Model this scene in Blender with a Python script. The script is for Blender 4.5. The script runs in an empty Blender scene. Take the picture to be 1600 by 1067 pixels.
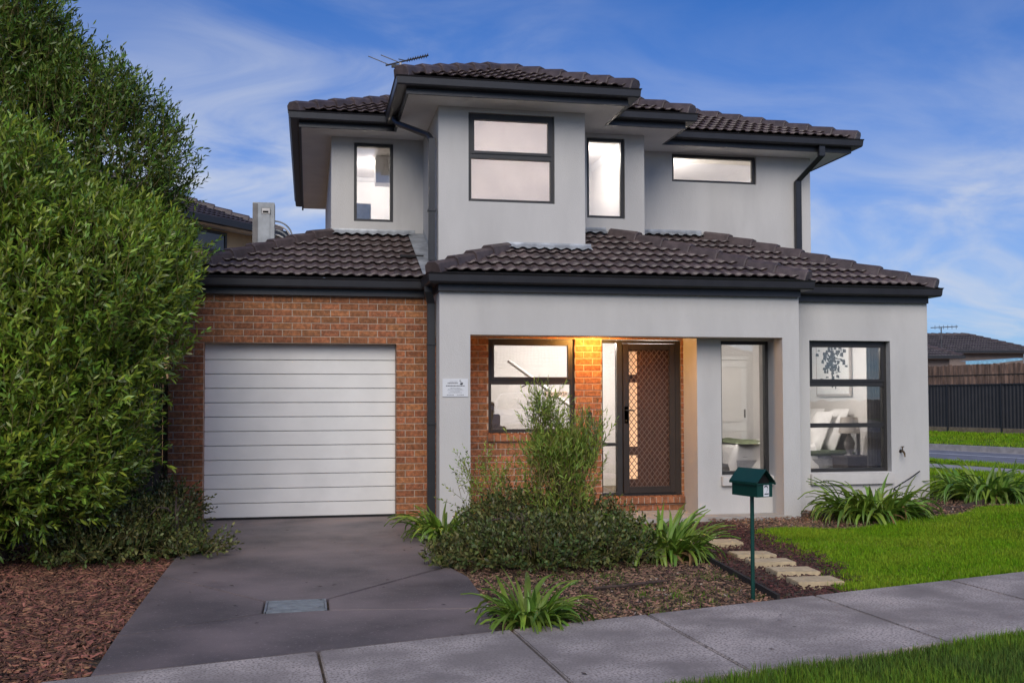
import bpy, bmesh, math, random
import numpy as np
from mathutils import Vector, Matrix
R = math.radians
rng = np.random.default_rng(7)
random.seed(7)
scene = bpy.context.scene
C = scene.collection

# ------------------------------------------------------------------ camera, sky, sun, exposure
cam_d = bpy.data.cameras.new("camera"); cam = bpy.data.objects.new("camera", cam_d); C.objects.link(cam)
cam_d.sensor_fit = 'HORIZONTAL'; cam_d.sensor_width = 36; cam_d.lens = 36 * 1599.34 / 1600
cam_d.shift_y = (572.47 - 533.5) / 1600
cam_d.clip_start = 0.1; cam_d.clip_end = 3000
cam.matrix_world = (Matrix.Translation((1.2981, -13.311, 1.5029)) @ Matrix.Rotation(-.1958, 4, 'Z')
                    @ Matrix.Rotation(math.pi / 2 + .033, 4, 'X') @ Matrix.Rotation(-.0026, 4, 'Z'))
scene.camera = cam

SUN_EL, SUN_AZ = R(35), R(193)          # azimuth clockwise from +Y: the veiled sun stands behind the camera
world = bpy.data.worlds.new("World"); scene.world = world; world.use_nodes = True
wn, wl = world.node_tree.nodes, world.node_tree.links
wn.clear()
wout = wn.new('ShaderNodeOutputWorld'); wbg = wn.new('ShaderNodeBackground')
wsky = wn.new('ShaderNodeTexSky'); wsky.sky_type = 'NISHITA'; wsky.sun_disc = False
wsky.sun_elevation = SUN_EL; wsky.sun_rotation = SUN_AZ
wsky.air_density = 1.0; wsky.dust_density = 0.25; wsky.ozone_density = 4.0
wtc = wn.new('ShaderNodeTexCoord')
wsep = wn.new('ShaderNodeSeparateXYZ'); wl.new(wtc.outputs['Generated'], wsep.inputs[0])
def wmath(op, a, b=None, clamp=False):
    n = wn.new('ShaderNodeMath'); n.operation = op; n.use_clamp = clamp
    for i, v in enumerate((a, b)):
        if v is None: continue
        if isinstance(v, (int, float)): n.inputs[i].default_value = v
        else: wl.new(v, n.inputs[i])
    return n.outputs[0]
# cloud layer seen in perspective: direction divided by its height
hz = wmath('ADD', wmath('MAXIMUM', wsep.outputs[2], 0.0), 0.26)
wcomb = wn.new('ShaderNodeCombineXYZ')
wl.new(wmath('DIVIDE', wsep.outputs[0], hz), wcomb.inputs[0]); wl.new(wmath('DIVIDE', wsep.outputs[1], hz), wcomb.inputs[1])
wmap = wn.new('ShaderNodeMapping'); wl.new(wcomb.outputs[0], wmap.inputs[0])
wmap.inputs['Rotation'].default_value = (0, 0, R(-60)); wmap.inputs['Scale'].default_value = (1.0, 1.3, 1); wmap.inputs['Location'].default_value = (1.3, 9.7, 0)
def wnoise(scale, det, rough, dist):
    n = wn.new('ShaderNodeTexNoise'); wl.new(wmap.outputs[0], n.inputs['Vector'])
    n.inputs['Scale'].default_value = scale; n.inputs['Detail'].default_value = det
    n.inputs['Roughness'].default_value = rough; n.inputs['Distortion'].default_value = dist
    return n.outputs[0]
def wramp(src, lo, hi):
    n = wn.new('ShaderNodeMapRange'); n.interpolation_type = 'SMOOTHSTEP'; wl.new(src, n.inputs[0])
    n.inputs[1].default_value = lo; n.inputs[2].default_value = hi
    return n.outputs[0]
c1 = wramp(wnoise(1.0, 4, .5, .4), .42, .78)
c2 = wramp(wnoise(2.4, 7, .55, .8), .32, .74)
low = wramp(wsep.outputs[2], .46, .0)                      # thin haze bank towards the horizon
mask = wmath('ADD', wmath('MULTIPLY', wmath('ADD', wmath('MULTIPLY', c1, .80), .02), wmath('ADD', wmath('MULTIPLY', c2, 1.15), .12)), wmath('MULTIPLY', low, wmath('ADD', wmath('MULTIPLY', c2, .5), .45)), True)
mask = wmath('MULTIPLY', mask, .92)
wtint = wn.new('ShaderNodeMixRGB'); wtint.blend_type = 'MULTIPLY'; wtint.inputs[0].default_value = 1
wl.new(wsky.outputs[0], wtint.inputs[1]); wtint.inputs[2].default_value = (.075, .56, 1.18, 1)
wmix = wn.new('ShaderNodeMixRGB'); wl.new(mask, wmix.inputs[0]); wl.new(wtint.outputs[0], wmix.inputs[1])
wmix.inputs[2].default_value = (6.9, 7.3, 8.2, 1)           # cloud white in the sky texture's own units
wl.new(wmix.outputs[0], wbg.inputs['Color']); wbg.inputs['Strength'].default_value = 0.055
wl.new(wbg.outputs[0], wout.inputs[0])

sun_d = bpy.data.lights.new("sun", 'SUN'); sun_d.energy = 1.5; sun_d.angle = R(44); sun_d.color = (1, .91, .78)
sun = bpy.data.objects.new("sun", sun_d); C.objects.link(sun)
sdir = Vector((math.sin(SUN_AZ) * math.cos(SUN_EL), math.cos(SUN_AZ) * math.cos(SUN_EL), math.sin(SUN_EL)))
sun.rotation_euler = sdir.to_track_quat('Z', 'Y').to_euler()

vs = scene.view_settings; vs.view_transform = 'Standard'; vs.look = 'None'; vs.gamma = 1; vs.exposure = 0.76
scene.cycles.max_bounces = 8; scene.cycles.transparent_max_bounces = 12; scene.cycles.diffuse_bounces = 4
scene.cycles.use_denoising = True; scene.cycles.sample_clamp_indirect = 6
scene.cycles.caustics_reflective = False; scene.cycles.caustics_refractive = False

# ------------------------------------------------------------------ materials
MATS = {}
def mat(name, col, rough=.7, var=.15, vs=6., bump=0., bs=80., rnd=None, rv=.2, rh=.0, metal=0., spec=.5, col2=None, lo=.35, hi=.7,
        stretch=(1, 1, 1), speck=None, transl=0., emit=None, stain=0., sat=1.):
    m = bpy.data.materials.new(name); m.use_nodes = True; MATS[name] = m
    N, L = m.node_tree.nodes, m.node_tree.links
    b = N['Principled BSDF']; out = N['Material Output']
    b.inputs['Roughness'].default_value = rough; b.inputs['Metallic'].default_value = metal
    b.inputs['Specular IOR Level'].default_value = spec
    geo = N.new('ShaderNodeNewGeometry')
    mp = N.new('ShaderNodeMapping'); L.new(geo.outputs['Position'], mp.inputs[0]); mp.inputs['Scale'].default_value = stretch
    def noise(s, d=5, r=.55):
        n = N.new('ShaderNodeTexNoise'); L.new(mp.outputs[0], n.inputs['Vector'])
        n.inputs['Scale'].default_value = s; n.inputs['Detail'].default_value = d; n.inputs['Roughness'].default_value = r
        return n.outputs[0]
    def ramp(src, lo, hi):
        n = N.new('ShaderNodeMapRange'); n.interpolation_type = 'SMOOTHSTEP'; L.new(src, n.inputs[0]); n.inputs[1].default_value = lo; n.inputs[2].default_value = hi
        return n.outputs[0]
    mx = N.new('ShaderNodeMixRGB'); L.new(ramp(noise(vs), lo, hi), mx.inputs[0])
    c = col
    if col2 is None:
        mx.inputs[1].default_value = (*[x * (1 - var) for x in c], 1); mx.inputs[2].default_value = (*[min(1, x * (1 + var)) for x in c], 1)
    else:
        mx.inputs[1].default_value = (*c, 1); mx.inputs[2].default_value = (*col2, 1)
    cur = mx.outputs[0]
    if stain:
        st = N.new('ShaderNodeMixRGB'); st.blend_type = 'MULTIPLY'
        L.new(ramp(noise(1.3, 6, .65), .5, .75), st.inputs[0]); L.new(cur, st.inputs[1]); st.inputs[2].default_value = (1 - stain, 1 - stain, 1 - stain * .95, 1); cur = st.outputs[0]
    if speck:
        sc_, lo_, hi_, scol = speck
        sp = N.new('ShaderNodeMixRGB'); L.new(ramp(noise(sc_, 2, .5), lo_, hi_), sp.inputs[0]); L.new(cur, sp.inputs[1]); sp.inputs[2].default_value = (*scol, 1); cur = sp.outputs[0]
    if rnd:
        if rnd == 'island': src = geo.outputs['Random Per Island']
        else: src = N.new('ShaderNodeObjectInfo').outputs['Random']
        h = N.new('ShaderNodeHueSaturation'); L.new(cur, h.inputs['Color'])
        mr = N.new('ShaderNodeMapRange'); L.new(src, mr.inputs[0]); mr.inputs[3].default_value = 1 - rv; mr.inputs[4].default_value = 1 + rv; L.new(mr.outputs[0], h.inputs['Value'])
        if rh:
            m7 = N.new('ShaderNodeMath'); m7.operation = 'MULTIPLY'; L.new(src, m7.inputs[0]); m7.inputs[1].default_value = 7.31
            m8 = N.new('ShaderNodeMath'); m8.operation = 'FRACT'; L.new(m7.outputs[0], m8.inputs[0])
            mh = N.new('ShaderNodeMapRange'); L.new(m8.outputs[0], mh.inputs[0]); mh.inputs[3].default_value = .5 - rh; mh.inputs[4].default_value = .5 + rh; L.new(mh.outputs[0], h.inputs['Hue'])
        cur = h.outputs[0]
    L.new(cur, b.inputs['Base Color'])
    if bump:
        bp = N.new('ShaderNodeBump'); bp.inputs['Strength'].default_value = bump; bp.inputs['Distance'].default_value = .01
        L.new(noise(bs, 6, .6), bp.inputs['Height']); L.new(bp.outputs[0], b.inputs['Normal'])
    if transl:
        t = N.new('ShaderNodeBsdfTranslucent'); L.new(cur, t.inputs[0]); ms = N.new('ShaderNodeMixShader'); ms.inputs[0].default_value = transl
        L.new(b.outputs[0], ms.inputs[1]); L.new(t.outputs[0], ms.inputs[2]); L.new(ms.outputs[0], out.inputs[0])
    if emit:
        b.inputs['Emission Color'].default_value = (*emit[:3], 1); b.inputs['Emission Strength'].default_value = emit[3]
    return m
mat('render', (.58, .56, .53), .88, .045, 2.2, .55, 140, stain=.09, stretch=(1, 1, .3))
mat('render_sill', (.60, .57, .53), .85, .06, 4, .2, 200, stain=.1)
mat('soffit', (.87, .85, .82), .7, .03, 3)
mat('brick', (.33, .125, .052), .85, .34, 22, .5, 160, rnd='obj', rv=.24, rh=.006, speck=(95, .66, .72, (.62, .5, .38)))
mat('brick_sill', (.29, .11, .048), .8, .25, 16, .5, 160, rnd='obj', rv=.18, speck=(95, .67, .73, (.6, .5, .4)))
mat('mortar', (.47, .37, .29), .95, .12, 20, .4, 200)
mat('tile', (.088, .062, .057), .38, .3, 9, .2, 140, rnd='obj', rv=.28, spec=.55, stain=.25)
mat('tile_far', (.055, .045, .05), .45, .25, 5, .2, 120, rnd='island', rv=.25)
mat('cap', (.095, .070, .068), .5, .22, 8, .25, 140, rnd='obj', rv=.15, stain=.15)
mat('charcoal', (.022, .021, .024), .38, .12, 5, spec=.5)
mat('frame_dark', (.030, .028, .027), .42, .1, 6)
mat('frame_brown', (.030, .022, .018), .42, .1, 6)
mat('downpipe', (.020, .021, .025), .4, .12, 5)
mat('flashing', (.36, .38, .40), .45, .25, 6, .15, 30, metal=.35, stain=.25)
mat('door_white', (.79, .775, .745), .5, .04, 2, .05, 120, stain=.06)
mat('seal', (.012, .012, .013), .8, .1)
mat('white_paint', (.78, .755, .735), .6, .02, 3)
mat('white_gloss', (.80, .79, .78), .35, .02, 3)
mat('carpet', (.20, .15, .11), .95, .25, 60, .4, 200)
mat('timber_floor', (.30, .26, .23), .5, .2, 8, stretch=(1, 8, 8))
mat('blind', (.80, .76, .73), .8, .04, 3, transl=.45)
mat('curtain', (.16, .15, .14), .9, .2, 8)
mat('linen_white', (.80, .79, .78), .9, .04, 6, .3, 30)
mat('linen_green', (.14, .17, .09), .9, .2, 14, .3, 40)
mat('linen_grey', (.42, .42, .43), .9, .12, 10, .3, 40)
mat('linen_blue', (.55, .60, .65), .9, .05, 10)
mat('table_dark', (.06, .05, .045), .5, .2, 10)
mat('lampshade', (.55, .51, .47), .9, .04, 10, transl=.4)
mat('art_paper', (.78, .77, .75), .8, .02, 3)
mat('art_ink', (.05, .05, .05), .8, .5, 22)
mat('art_frame', (.45, .40, .36), .5, .1)
mat('door_timber', (.085, .034, .020), .55, .2, 6, stretch=(8, 8, .6))
mat('frosted_glow', (.75, .48, .28), .6, .03, 5, emit=(1., .56, .30, .42))  # weak emission stands in for hall light coming through the door glass
mat('grille', (.15, .095, .07), .4, .1)
mat('concrete_path', (.44, .38, .345), .9, .35, 1.7, .9, 80, speck=(62, .46, .64, (.25, .21, .19)), stain=.36)
mat('concrete_drive', (.105, .088, .088), .55, .2, .9, .35, 110, speck=(42, .60, .78, (.30, .25, .25)), stain=.45, col2=(.235, .185, .178), lo=.3, hi=.72)
mat('concrete_slab', (.40, .37, .33), .9, .12, 6, .4, 160, stain=.2)
mat('steel_grate', (.26, .29, .32), .45, .15, 12, metal=.5)
mat('soil', (.115, .085, .06), .98, .4, 9, 1., 60, speck=(60, .56, .72, (.17, .13, .095)))
mat('soil_red', (.050, .026, .020), .98, .4, 12, 1., 70)
mat('turf', (.075, .10, .015), .98, .35, 5, .8, 90, col2=(.075, .10, .02))
mat('chip_red', (.19, .082, .050), .9, .35, 12, rnd='island', rv=.75, rh=.02)
mat('chip_mixed', (.20, .115, .07), .9, .4, 12, rnd='island', rv=.85, rh=.025, speck=(9, .66, .70, (.34, .28, .22)))
mat('chip_dark', (.085, .032, .026), .9, .35, 12, rnd='island', rv=.7, rh=.02)
mat('paver', (.55, .43, .26), .9, .14, 14, .4, 160, rnd='obj', rv=.08, stain=.15)
mat('edging', (.03, .024, .02), .9, .3, 14, .5, 60)
mat('stick', (.07, .045, .035), .9, .3, 20, .4, 90)
mat('leaf_tree', (.12, .19, .024), .36, .25, 1.2, rnd='island', rv=.6, rh=.035, transl=.22, col2=(.115, .18, .026), spec=.45)
mat('leaf_bush', (.165, .25, .028), .36, .25, 1.2, rnd='island', rv=.6, rh=.035, transl=.25, col2=(.25, .345, .04), spec=.6)
mat('leaf_core', (.010, .020, .006), .8, .3, 4)
mat('leaf_cover', (.075, .105, .022), .5, .3, 3, rnd='island', rv=.65, rh=.05, transl=.15, col2=(.14, .145, .04))
mat('leaf_shrub', (.20, .29, .032), .5, .25, 3, rnd='island', rv=.4, rh=.03, transl=.25, col2=(.31, .39, .07))
mat('leaf_tip', (.17, .20, .085), .6, .25, 3, rnd='island', rv=.3, rh=.02, transl=.2)
mat('leaf_strap', (.145, .245, .028), .38, .25, 6, rnd='obj', rv=.38, rh=.022, transl=.22, col2=(.22, .33, .05), spec=.5)
mat('leaf_dry', (.22, .13, .05), .8, .3, 8, rnd='obj', rv=.3)
mat('grass', (.185, .36, .012), .85, .25, 1.1, rnd='island', rv=.42, rh=.022, transl=.3, col2=(.27, .40, .025), lo=.35, hi=.65, spec=.15, stain=.22)
mat('grass_verge', (.15, .27, .012), .85, .25, 1.1, rnd='island', rv=.45, rh=.025, transl=.3, col2=(.085, .145, .022))
mat('bark', (.07, .05, .038), .95, .35, 12, .8, 40, stretch=(1, 1, .3))
mat('green_enamel', (.004, .050, .037), .35, .12, 4, stain=.1)
mat('black_hole', (.004, .004, .004), .9, .1)  # near black, stands in for the unlit depth of openings
mat('plate_white', (.72, .73, .74), .45, .02)
mat('print_dark', (.03, .03, .035), .7, .1)
mat('print_grey', (.30, .31, .33), .7, .1)
mat('brass', (.12, .08, .045), .45, .2, 20, metal=.6)
mat('black_plastic', (.012, .012, .014), .5, .1)
mat('galv', (.34, .36, .38), .5, .14, 5, .1, 30, metal=.25, stain=.2)
mat('galv_dark', (.18, .17, .165), .55, .2, 5, metal=.2)
mat('pvc', (.62, .60, .58), .5, .08)
mat('aluminium', (.09, .09, .095), .4, .1, metal=.4)
mat('cream_wall', (.70, .44, .22), .85, .06, 3, .2, 100)
mat('beige_wall', (.26, .20, .17), .85, .06, 3, .2, 100)
mat('dark_glass', (.03, .032, .035), .08, .1, 2, spec=.8)
mat('paling', (.22, .135, .095), .9, .35, 9, .4, 60, rnd='obj', rv=.35, stretch=(1, 1, .2))
mat('steel_fence', (.030, .028, .030), .55, .12, 3)
mat('sleeper', (.19, .15, .095), .9, .2, 8)
mat('asphalt', (.20, .205, .235), .9, .2, 3, .5, 140, speck=(160, .62, .75, (.27, .27, .29)))
mat('kerb', (.36, .34, .33), .9, .15, 6, .3, 100)
mat('road_paint', (.72, .72, .72), .7, .08, 10)
mat('tarp', (.25, .50, .66), .5, .15, 8)
mat('car_paint', (.78, .79, .80), .2, .01, 2, spec=.6)
mat('rubber', (.015, .015, .015), .8, .1)
mat('lamp_lens', (.8, .8, .8), .15, .02, spec=.8)
mat('twig', (.17, .13, .045), .8, .3, 6, rnd='island', rv=.4)
mat('litter', (.05, .035, .025), .9, .4, 20, rnd='obj', rv=.6)
mat('downlight', (.8, .8, .8), .5, .01, emit=(1, .92, .84, 3.))
mat('porch_lamp', (.8, .7, .5), .5, .01, emit=(1, .62, .2, 4.))
def glass_mat(name, tint, refl=1.0, wob=0.):
    m = bpy.data.materials.new(name); m.use_nodes = True; MATS[name] = m
    N, L = m.node_tree.nodes, m.node_tree.links; N.clear()
    o = N.new('ShaderNodeOutputMaterial'); t = N.new('ShaderNodeBsdfTransparent'); g = N.new('ShaderNodeBsdfGlossy'); mx = N.new('ShaderNodeMixShader')
    t.inputs[0].default_value = (*tint, 1); g.inputs['Roughness'].default_value = 0.0
    f = N.new('ShaderNodeFresnel'); f.inputs[0].default_value = 1.5
    mm = N.new('ShaderNodeMath'); mm.operation = 'MULTIPLY'; mm.use_clamp = True; mm.inputs[1].default_value = refl; L.new(f.outputs[0], mm.inputs[0])
    if wob:
        nz = N.new('ShaderNodeTexNoise'); nz.inputs['Scale'].default_value = 2.5; bp = N.new('ShaderNodeBump'); bp.inputs['Strength'].default_value = wob; bp.inputs['Distance'].default_value = .01
        ge = N.new('ShaderNodeNewGeometry'); L.new(ge.outputs['Position'], nz.inputs['Vector']); L.new(nz.outputs[0], bp.inputs['Height']); L.new(bp.outputs[0], g.inputs['Normal'])
    L.new(mm.outputs[0], mx.inputs[0]); L.new(t.outputs[0], mx.inputs[1]); L.new(g.outputs[0], mx.inputs[2]); L.new(mx.outputs[0], o.inputs[0])
glass_mat('glass', (.93, .93, .93), 2.6, .06)
glass_mat('glass_porch', (.90, .90, .90), 3.4, .05)

# ------------------------------------------------------------------ helpers
def obj(name, me, m, parent=None, loc=None):
    o = bpy.data.objects.new(name, me); C.objects.link(o)
    if m is not None and me is not None and not me.materials: me.materials.append(MATS[m])
    if parent is not None: o.parent = parent
    if loc is not None: o.location = loc
    return o
def tag(o, label=None, cat=None, group=None, kind=None):
    if label: o['label'] = label
    if cat: o['category'] = cat
    if group: o['group'] = group
    if kind: o['kind'] = kind
    return o
def empty(name, loc=(0, 0, 0), parent=None):
    o = bpy.data.objects.new(name, None); C.objects.link(o); o.location = loc; o.empty_display_size = .1
    if parent is not None: o.parent = parent
    return o
class MB:
    def __init__(s): s.v = []; s.f = []
    def add(s, vs, fs):
        n = len(s.v); s.v += [tuple(p) for p in vs]; s.f += [tuple(i + n for i in f) for f in fs]; return s
    def box(s, x0, x1, y0, y1, z0, z1, M=None):
        vs = [(x, y, z) for z in (z0, z1) for y in (y0, y1) for x in (x0, x1)]
        if M is not None: vs = [M @ Vector(p) for p in vs]
        return s.add(vs, [(0, 2, 3, 1), (4, 5, 7, 6), (0, 1, 5, 4), (2, 6, 7, 3), (0, 4, 6, 2), (1, 3, 7, 5)])
    def poly(s, pts): return s.add(pts, [tuple(range(len(pts)))])
    def prism(s, pts, d):
        n = len(pts); d = Vector(d); a = [Vector(p) for p in pts]
        return s.add(a + [p + d for p in a], [tuple(range(n))[::-1], tuple(range(n, 2 * n))] + [(i, (i + 1) % n, n + (i + 1) % n, n + i) for i in range(n)])
    def tube(s, path, r, k=6, cap=True):
        path = [Vector(p) for p in path]; n = len(path); rs = r if isinstance(r, (list, tuple)) else [r] * n
        ring = []
        for i, p in enumerate(path):
            d = (path[min(i + 1, n - 1)] - path[max(i - 1, 0)]).normalized()
            u = d.cross(Vector((0, 0, 1)) if abs(d.z) < .95 else Vector((1, 0, 0))).normalized(); w = d.cross(u)
            ring += [p + (u * math.cos(2 * math.pi * j / k) + w * math.sin(2 * math.pi * j / k)) * rs[i] for j in range(k)]
        fs = [(i * k + j, i * k + (j + 1) % k, (i + 1) * k + (j + 1) % k, (i + 1) * k + j) for i in range(n - 1) for j in range(k)]
        if cap: fs += [tuple(range(k))[::-1], tuple(range((n - 1) * k, n * k))]
        return s.add(ring, fs)
    def lathe(s, prof, c=(0, 0, 0), k=20):
        c = Vector(c); vs = [c + Vector((r * math.cos(2 * math.pi * j / k), r * math.sin(2 * math.pi * j / k), z)) for r, z in prof for j in range(k)]
        n = len(prof); return s.add(vs, [(i * k + j, i * k + (j + 1) % k, (i + 1) * k + (j + 1) % k, (i + 1) * k + j) for i in range(n - 1) for j in range(k)])
    def sweep(s, prof, path):
        """prof: (outward, z) closed ring; path: plan polyline, the outside on its right"""
        P = [Vector(p) for p in path]; n = len(P); k = len(prof); vs = []
        for i, p in enumerate(P):
            d0 = (P[i] - P[i - 1]).normalized() if i else None; d1 = (P[i + 1] - P[i]).normalized() if i < n - 1 else None
            d0 = d0 or d1; d1 = d1 or d0
            n0 = Vector((d0.y, -d0.x)); n1 = Vector((d1.y, -d1.x)); m = (n0 + n1); m = m / max(.3, m.dot(n0))
            vs += [(p.x + m.x * o, p.y + m.y * o, z) for o, z in prof]
        fs = [(i * k + j, i * k + (j + 1) % k, (i + 1) * k + (j + 1) % k, (i + 1) * k + j) for i in range(n - 1) for j in range(k)]
        fs += [tuple(range(k)), tuple(range((n - 1) * k, n * k))[::-1]]
        return s.add(vs, fs)
    def mesh(s, name):
        me = bpy.data.meshes.new(name); me.from_pydata(s.v, [], s.f); me.update()
        bm = bmesh.new(); bm.from_mesh(me); bmesh.ops.recalc_face_normals(bm, faces=bm.faces); bm.to_mesh(me); bm.free(); return me
    def build(s, name, m, parent=None, smooth=False, bevel=0.):
        me = s.mesh(name)
        if bevel:
            bm = bmesh.new(); bm.from_mesh(me)
            bmesh.ops.bevel(bm, geom=[e for e in bm.edges if e.is_manifold and e.calc_face_angle(0) > .6], offset=bevel, segments=2, affect='EDGES', clamp_overlap=True)
            bm.to_mesh(me); bm.free()
        if smooth: me.polygons.foreach_set('use_smooth', [True] * len(me.polygons))
        return obj(name, me, m, parent)
def np_mesh(name, V, F, smooth=False):
    """V (n,3); F list of (m,k) index arrays"""
    me = bpy.data.meshes.new(name); V = np.ascontiguousarray(V, np.float32)
    me.vertices.add(len(V)); me.vertices.foreach_set('co', V.ravel())
    F = [f for f in F if len(f)]
    me.loops.add(sum(f.size for f in F)); me.polygons.add(sum(len(f) for f in F))
    me.loops.foreach_set('vertex_index', np.concatenate([f.ravel() for f in F]).astype(np.int32))
    tot = np.concatenate([np.full(len(f), f.shape[1]) for f in F]); st = np.concatenate([[0], np.cumsum(tot)[:-1]])
    me.polygons.foreach_set('loop_start', st.astype(np.int32)); me.polygons.foreach_set('loop_total', tot.astype(np.int32))
    if smooth: me.polygons.foreach_set('use_smooth', np.ones(len(tot), bool))
    me.update(calc_edges=True); return me
def wall(name, x0, x1, z0, z1, y, t, holes, m, parent):
    """front face at y, back at y+t, rectangular holes (x0,x1,z0,z1)"""
    xs = sorted({x0, x1, *[h[0] for h in holes], *[h[1] for h in holes]}); zs = sorted({z0, z1, *[h[2] for h in holes], *[h[3] for h in holes]})
    xs = [x for x in xs if x0 <= x <= x1]; zs = [z for z in zs if z0 <= z <= z1]
    hole = lambda cx, cz: any(h[0] < cx < h[1] and h[2] < cz < h[3] for h in holes)
    solid = {(i, j) for i in range(len(xs) - 1) for j in range(len(zs) - 1) if not hole((xs[i] + xs[i + 1]) / 2, (zs[j] + zs[j + 1]) / 2)}
    b = MB(); q = lambda a: b.add(a, [(0, 1, 2, 3)])
    for i, j in solid:
        a, c, e, g = xs[i], xs[i + 1], zs[j], zs[j + 1]
        q([(a, y, e), (c, y, e), (c, y, g), (a, y, g)]); q([(a, y + t, g), (c, y + t, g), (c, y + t, e), (a, y + t, e)])
        if (i - 1, j) not in solid: q([(a, y + t, e), (a, y, e), (a, y, g), (a, y + t, g)])
        if (i + 1, j) not in solid: q([(c, y, e), (c, y + t, e), (c, y + t, g), (c, y, g)])
        if (i, j - 1) not in solid: q([(a, y, e), (a, y + t, e), (c, y + t, e), (c, y, e)])
        if (i, j + 1) not in solid: q([(a, y, g), (c, y, g), (c, y + t, g), (a, y + t, g)])
    me = bpy.data.meshes.new(name); me.from_pydata(b.v, [], b.f)
    bm = bmesh.new(); bm.from_mesh(me); bmesh.ops.remove_doubles(bm, verts=bm.verts, dist=1e-5); bmesh.ops.recalc_face_normals(bm, faces=bm.faces); bm.to_mesh(me); bm.free()
    return obj(name, me, m, parent)
def sstep(a, b, x): t = np.clip((np.asarray(x, float) - a) / (b - a), 0, 1); return t * t * (3 - 2 * t)

# plan directions of the street: the footpath runs along E, the cross street along D
E = Vector((math.cos(R(15)), math.sin(R(15)))); D = Vector((-E.y, E.x))
def path_back(x): return -7.345 + .262 * x + .0008 * x * x
def path_front(x): return -8.915 + .262 * x
def ground_z(x, y):
    s = np.asarray(x) * E.x + np.asarray(y) * E.y
    z = -.045 + .15 * sstep(7.4, 10.0, x) * sstep(-4.6, -2.2, y)
    z = z + .12 * sstep(24, 30, s)
    inroad = sstep(17.0, 17.3, s) * sstep(23.6, 23.3, s)
    return z - .36 * inroad

# ------------------------------------------------------------------ setting: ground, street, footpath, driveway
def grid(name, xs, ys, zfun, m):
    X, Y = np.meshgrid(xs, ys); Z = zfun(X, Y); V = np.stack([X, Y, Z], -1).reshape(-1, 3); nx, ny = len(xs), len(ys)
    i = np.arange((ny - 1) * (nx - 1)); r, c = i // (nx - 1), i % (nx - 1); a = r * nx + c
    return obj(name, np_mesh(name, V, [np.stack([a, a + 1, a + nx + 1, a + nx], -1)], True), m)
far = [-900, -400, -150, -60, -30]
xs = np.array(far + list(np.arange(-12, 40, .5)) + [45, 60, 100, 200, 500, 900]); ys = np.array(far + list(np.arange(-20, 40, .5)) + [45, 60, 100, 200, 500, 900])
tag(grid('ground', xs, ys, lambda x, y: ground_z(x, y) - .012, 'soil'), kind='structure')

fp = tag(MB().poly([(x, path_back(x), -.03) for x in np.linspace(-8, 16, 25)] + [(x, path_front(x), -.03) for x in np.linspace(16, -8, 25)]).build('footpath', 'soil', None), kind='structure')
jt = [-4.6, -3.1, -1.62, -.12, 1.357, 2.61, 3.635, 5.115, 6.535, 8.0, 9.5, 11, 12.5]
for a, b in zip(jt[:-1], jt[1:]):                      # concrete bays, joints a little askew as in the picture
    g = .009; pb = lambda x: (x, path_back(x), 0); sh = .075
    n = 5; top = [(x, path_back(x)) for x in np.linspace(a + g, b - g, n)] + [(x, path_front(x)) for x in np.linspace(b + sh - g, a + sh + g, n)]
    MB().prism([(x, y, -.09) for x, y in top], (0, 0, .09)).build('slab', 'concrete_path', fp, bevel=.008)

dv = tag(MB().poly([(-.02, .2, -.03), (.12, -7.3, -.03), (2.56, -6.69, -.03), (2.62, .2, -.03)]).build('driveway', 'soil', None), kind='structure')
def bay(pts): MB().prism([(x, y, -.1) for x, y in pts], (0, 0, .1 - .002)).build('slab', 'concrete_drive', dv, bevel=.006)
q = .006
bay([(.02, .16), (.05, -4.0), (.99, -5.36 + q), (1.43, -5.36 + q), (2.52, -4.02), (2.64, .16)])
bay([(.05, -4.0 - 2 * q), (.09, -6.33), (.975, -5.79), (.975, -5.36)])
bay([(2.55, -4.02 - 2 * q), (2.64, -4.6), (2.60, -5.94), (1.45, -5.76), (1.45, -5.36)])
bay([(.09, -6.33 - 2 * q), (.125, path_back(.125) + .012), (1.2, path_back(1.2) + .012), (2.50, path_back(2.5) + .012), (2.60, -5.94 - 2 * q), (1.44, -5.76 - 2 * q), (.975, -5.79 - 2 * q)])
dg = empty('drain_grate', (1.21, -5.56, 0)); tag(dg, 'grey steel drain grate let into the dark driveway', 'drain grate')
b = MB()
for y in (-.205, .190): b.box(-.215, .215, y, y + .015, -.05, .003)
for x in (-.222, .207): b.box(x, x + .015, -.205, .205, -.05, .004)
b.build('frame', 'steel_grate', dg)
for i in range(7): MB().box(-.205, .205, -.185 + i * .054, -.152 + i * .054, -.03, -.001 - .001 * (i % 2)).build('bar', 'steel_grate', dg, bevel=.004)

# cross street on the right, seen past the corner of the house
def sd(s, d, z): p = E * s + D * d; return (p.x, p.y, z)
tag(MB().poly([sd(17.15, -60, -.030), sd(23.4, -60, -.030), sd(23.4, 160, -.030), sd(17.15, 160, -.030)]).build('road', 'asphalt'), kind='structure')
for nm, s0, s1, z in (('far_kerb', 23.25, 23.52, .145), ('near_kerb', 16.98, 17.27, .14)):
    tag(MB().prism([sd(s0, -60, -.2), sd(s1, -60, -.2), sd(s1, 160, -.2), sd(s0, 160, -.2)], (0, 0, .2 + z - .02)).build(nm, 'kerb'), kind='structure')
tag(MB().poly([sd(22.85, -60, -.026), sd(23.26, -60, -.026), sd(23.26, 160, -.026), sd(22.85, 160, -.026)]).build('gutter_strip', 'kerb'), kind='structure')
tag(MB().poly([sd(21.3, -60, -.025), sd(21.44, -60, -.025), sd(21.44, 160, -.025), sd(21.3, 160, -.025)]).build('road_marking', 'road_paint'), kind='structure')
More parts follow.
